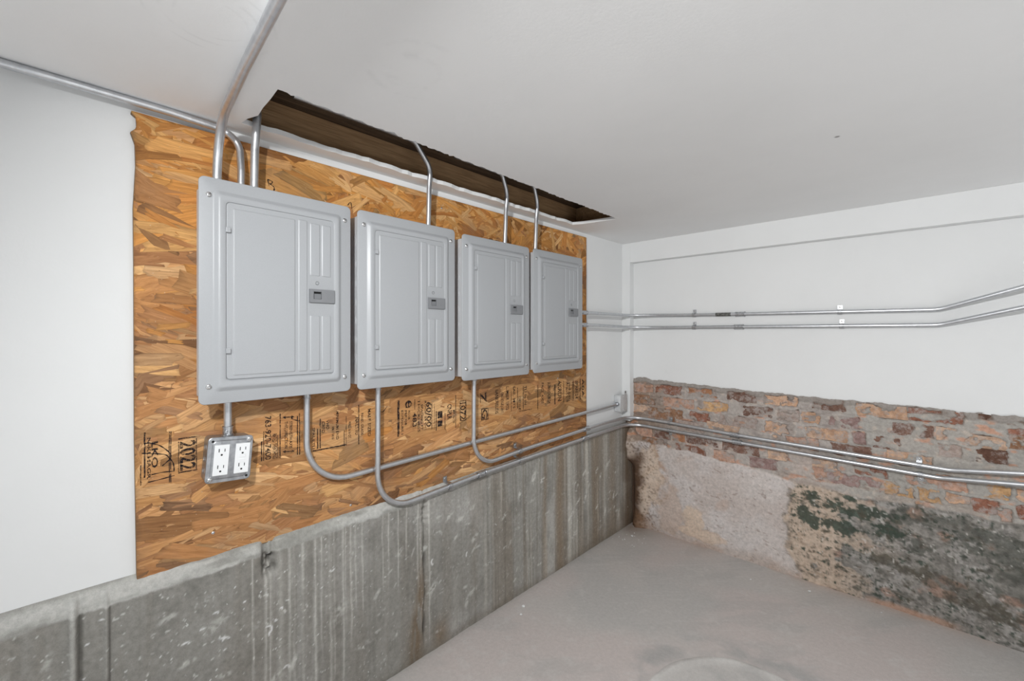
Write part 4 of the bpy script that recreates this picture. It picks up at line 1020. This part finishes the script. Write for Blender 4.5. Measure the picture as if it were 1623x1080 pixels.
# ------------------------------------------------------------------ outlet box
ob_ = thing('outlet_box', 'square galvanized box with two white outlets under the leftmost panel', 'outlet box', (OX + .0017, -2.146, .8725))
ob_.rotation_euler = (math.radians(-4.5), 0, 0)
bd = .067 - OX - .0017
bm = bmesh.new()
loft(bm, [(-.0495, .0495, -.0565, .0565, .009, 0), (-.0495, .0495, -.0565, .0565, .009, bd - .007), (-.0485, .0485, -.0555, .0555, .0085, bd - .0065)], 0, True, True)
for v in (-.03, .0, .03):
    for q in (.009, .0055): tube_mesh('', [Vector((.02 + q * math.cos(t * math.pi / 8), -.0495, v + q * math.sin(t * math.pi / 8))) for t in range(17)], .0007, 6, bm)
link('box_body', bm_mesh('box_body', bm, True, 40), M['zinc'], ob_)
bm = bmesh.new()
loft(bm, [(-.0515, .0515, -.0585, .0585, .010, bd - .0065), (-.0515, .0515, -.0585, .0585, .010, bd - .0042), (-.0505, .0505, -.0575, .0575, .0096, bd - .0032), (-.0425, .0425, -.050, .050, .009, bd - .003), (-.0405, .0405, -.048, .048, .008, bd - .0006), (-.039, .039, -.0465, .0465, .007, bd)], 0)
for s, t_ in ((-1, 1), (1, -1), (-1, -1), (1, 1)): add_cyl(bm, (bd - .0040, s * .0415, t_ * .0485), (bd - .0014, s * .0415, t_ * .0485), .0078, 14)
for u, v in ((-.021, .043), (.024, .0445), (-.021, -.0435), (.024, -.042)): add_cyl(bm, (bd - .0005, u, v), (bd + .0012, u, v), .0022, 10, .0014)
link('box_cover', bm_mesh('box_cover', bm, True, 40), M['zinc'], ob_)
def receptacle(name, yc, zc_, gfci):
    bm = bmesh.new(); add_box(bm, bd - .001, bd + .0022, yc - .0168, yc + .0168, zc_ - .039, zc_ + .039, .0008)
    if gfci:
        for s in (-1, 1): add_box(bm, bd + .0015, bd + .0034, yc - .007, yc + .007, zc_ + s * .0065 - .0045, zc_ + s * .0065 + .0045, .0006)
    q = link('receptacle', bm_mesh('receptacle', bm), M['plastic'], ob_)
    def dark(name, f):
        bm = bmesh.new(); f(bm); link(name, bm_mesh(name, bm), M['dark'], q)
    for s in (1, -1):
        zz = zc_ + s * .021 + .004
        dark('slot', lambda bm: add_box(bm, bd + .0018, bd + .0024, yc - .0074, yc - .0054, zz - .0045, zz + .0045)); dark('slot', lambda bm: add_box(bm, bd + .0018, bd + .0024, yc + .0056, yc + .0073, zz - .0038, zz + .0038))
        dark('ground_hole', lambda bm: add_cyl(bm, (bd + .0018, yc, zz - .0115), (bd + .0024, yc, zz - .0115), .0025, 10))
receptacle('receptacle', -.0205, 0, False); receptacle('receptacle', .0272, 0, True)
for s, t_, full in ((-1, 1, 0), (1, 1, 1), (-1, -1, 1), (1, -1, 0)):
    if full: link('screw', SM, None, ob_, (bd - .0015, s * .0415, t_ * .0485))
    else:
        bm = bmesh.new(); add_cyl(bm, (bd - .0016, s * .0415, t_ * .0485), (bd - .0010, s * .0415, t_ * .0485), .0032, 10); h_ = link('screw_hole', bm_mesh('screw_hole', bm), M['dark'], ob_); h_['label'] = 'empty dark screw hole'

# small junction box in the corner
jb = thing('corner_box', 'small galvanized junction box in the corner where the sweeping conduit ends', 'junction box', (.0005, -.066, .772))
bm = bmesh.new(); add_box(bm, 0, .044, -.034, .042, -.049, .049, .003); link('box_body', bm_mesh('box_body', bm, True, 40), M['zincpale'], jb)
bm = bmesh.new(); add_box(bm, .0442, .0465, -.037, .045, -.052, .052, .0015); add_box(bm, .0442, .0465, .012, .034, .05, .076, .001); 
for z_ in (-.04, .04): add_cyl(bm, (.046, .004, z_), (.0485, .004, z_), .0035, 10)
link('box_cover', bm_mesh('box_cover', bm, True, 40), M['zincpale'], jb)
bm = bmesh.new(); add_cyl(bm, (.0464, .023, .066), (.0470, .023, .066), .0045, 12); o = link('mounting_hole', bm_mesh('mounting_hole', bm), M['dark'], jb); o['label'] = 'dark hole in the mounting tab'
bm = bmesh.new(); add_cyl(bm, (.0255, -.052, -.003), (.0255, -.0345, -.003), .0135, 16); link('connector', bm_mesh('connector', bm, True, 40), M['fit'], jb)

# crumbs of plaster on the floor
def chip_mesh(i):
    r = random.Random(i); bm = bmesh.new(); bmesh.ops.create_icosphere(bm, subdivisions=1, radius=.5)
    for v in bm.verts: v.co = Vector((v.co.x * r.uniform(.6, 1.2), v.co.y * r.uniform(.5, 1), max(v.co.z, -.3) * r.uniform(.3, .5)))
    me = bm_mesh('plaster_chip', bm); me.materials.append(M['paint']); return me
CM = [chip_mesh(i) for i in range(4)]
CH = [(.995, -.049, .016, 'white plaster chip near the foot of the masonry where the pale plaster turns mouldy'), (1.248, -.02, .010, 'tiny white plaster chip at the foot of the mouldy back wall'),
      (.130, -.113, .020, 'long white plaster chip on the floor in the far corner'), (.110, -1.046, .020, 'pale plaster chip by the footing, upper of two close together'), (.139, -1.094, .014, 'white plaster chip by the footing, lower of two close together'),
      (.769, -.129, .012, 'lone white plaster chip in the middle of the far floor')]
for i, (x, y, s, lab) in enumerate(CH):
    o = link('plaster_chip', CM[i % 4], None, None, (x, y, .0025 + s * .12)); o.scale = (s, s, s); o.rotation_euler = (0, 0, i * 1.3); tag(o, lab, 'plaster chip', 'plaster chips on the floor')
r = random.Random(77); bm = bmesh.new()
for i in range(16):
    q = r.uniform(.002, .004); x, y = r.uniform(.06, .24), r.uniform(-.22, -.05)
    g = bmesh.ops.create_icosphere(bm, subdivisions=1, radius=q)
    for v in g['verts']: v.co = Vector((x + v.co.x * r.uniform(.7, 1.3), y + v.co.y * r.uniform(.7, 1.3), q * .4 + v.co.z * .5))
o = link('plaster_crumbs', bm_mesh('plaster_crumbs', bm), M['paint'], floor); o['kind'] = 'stuff'
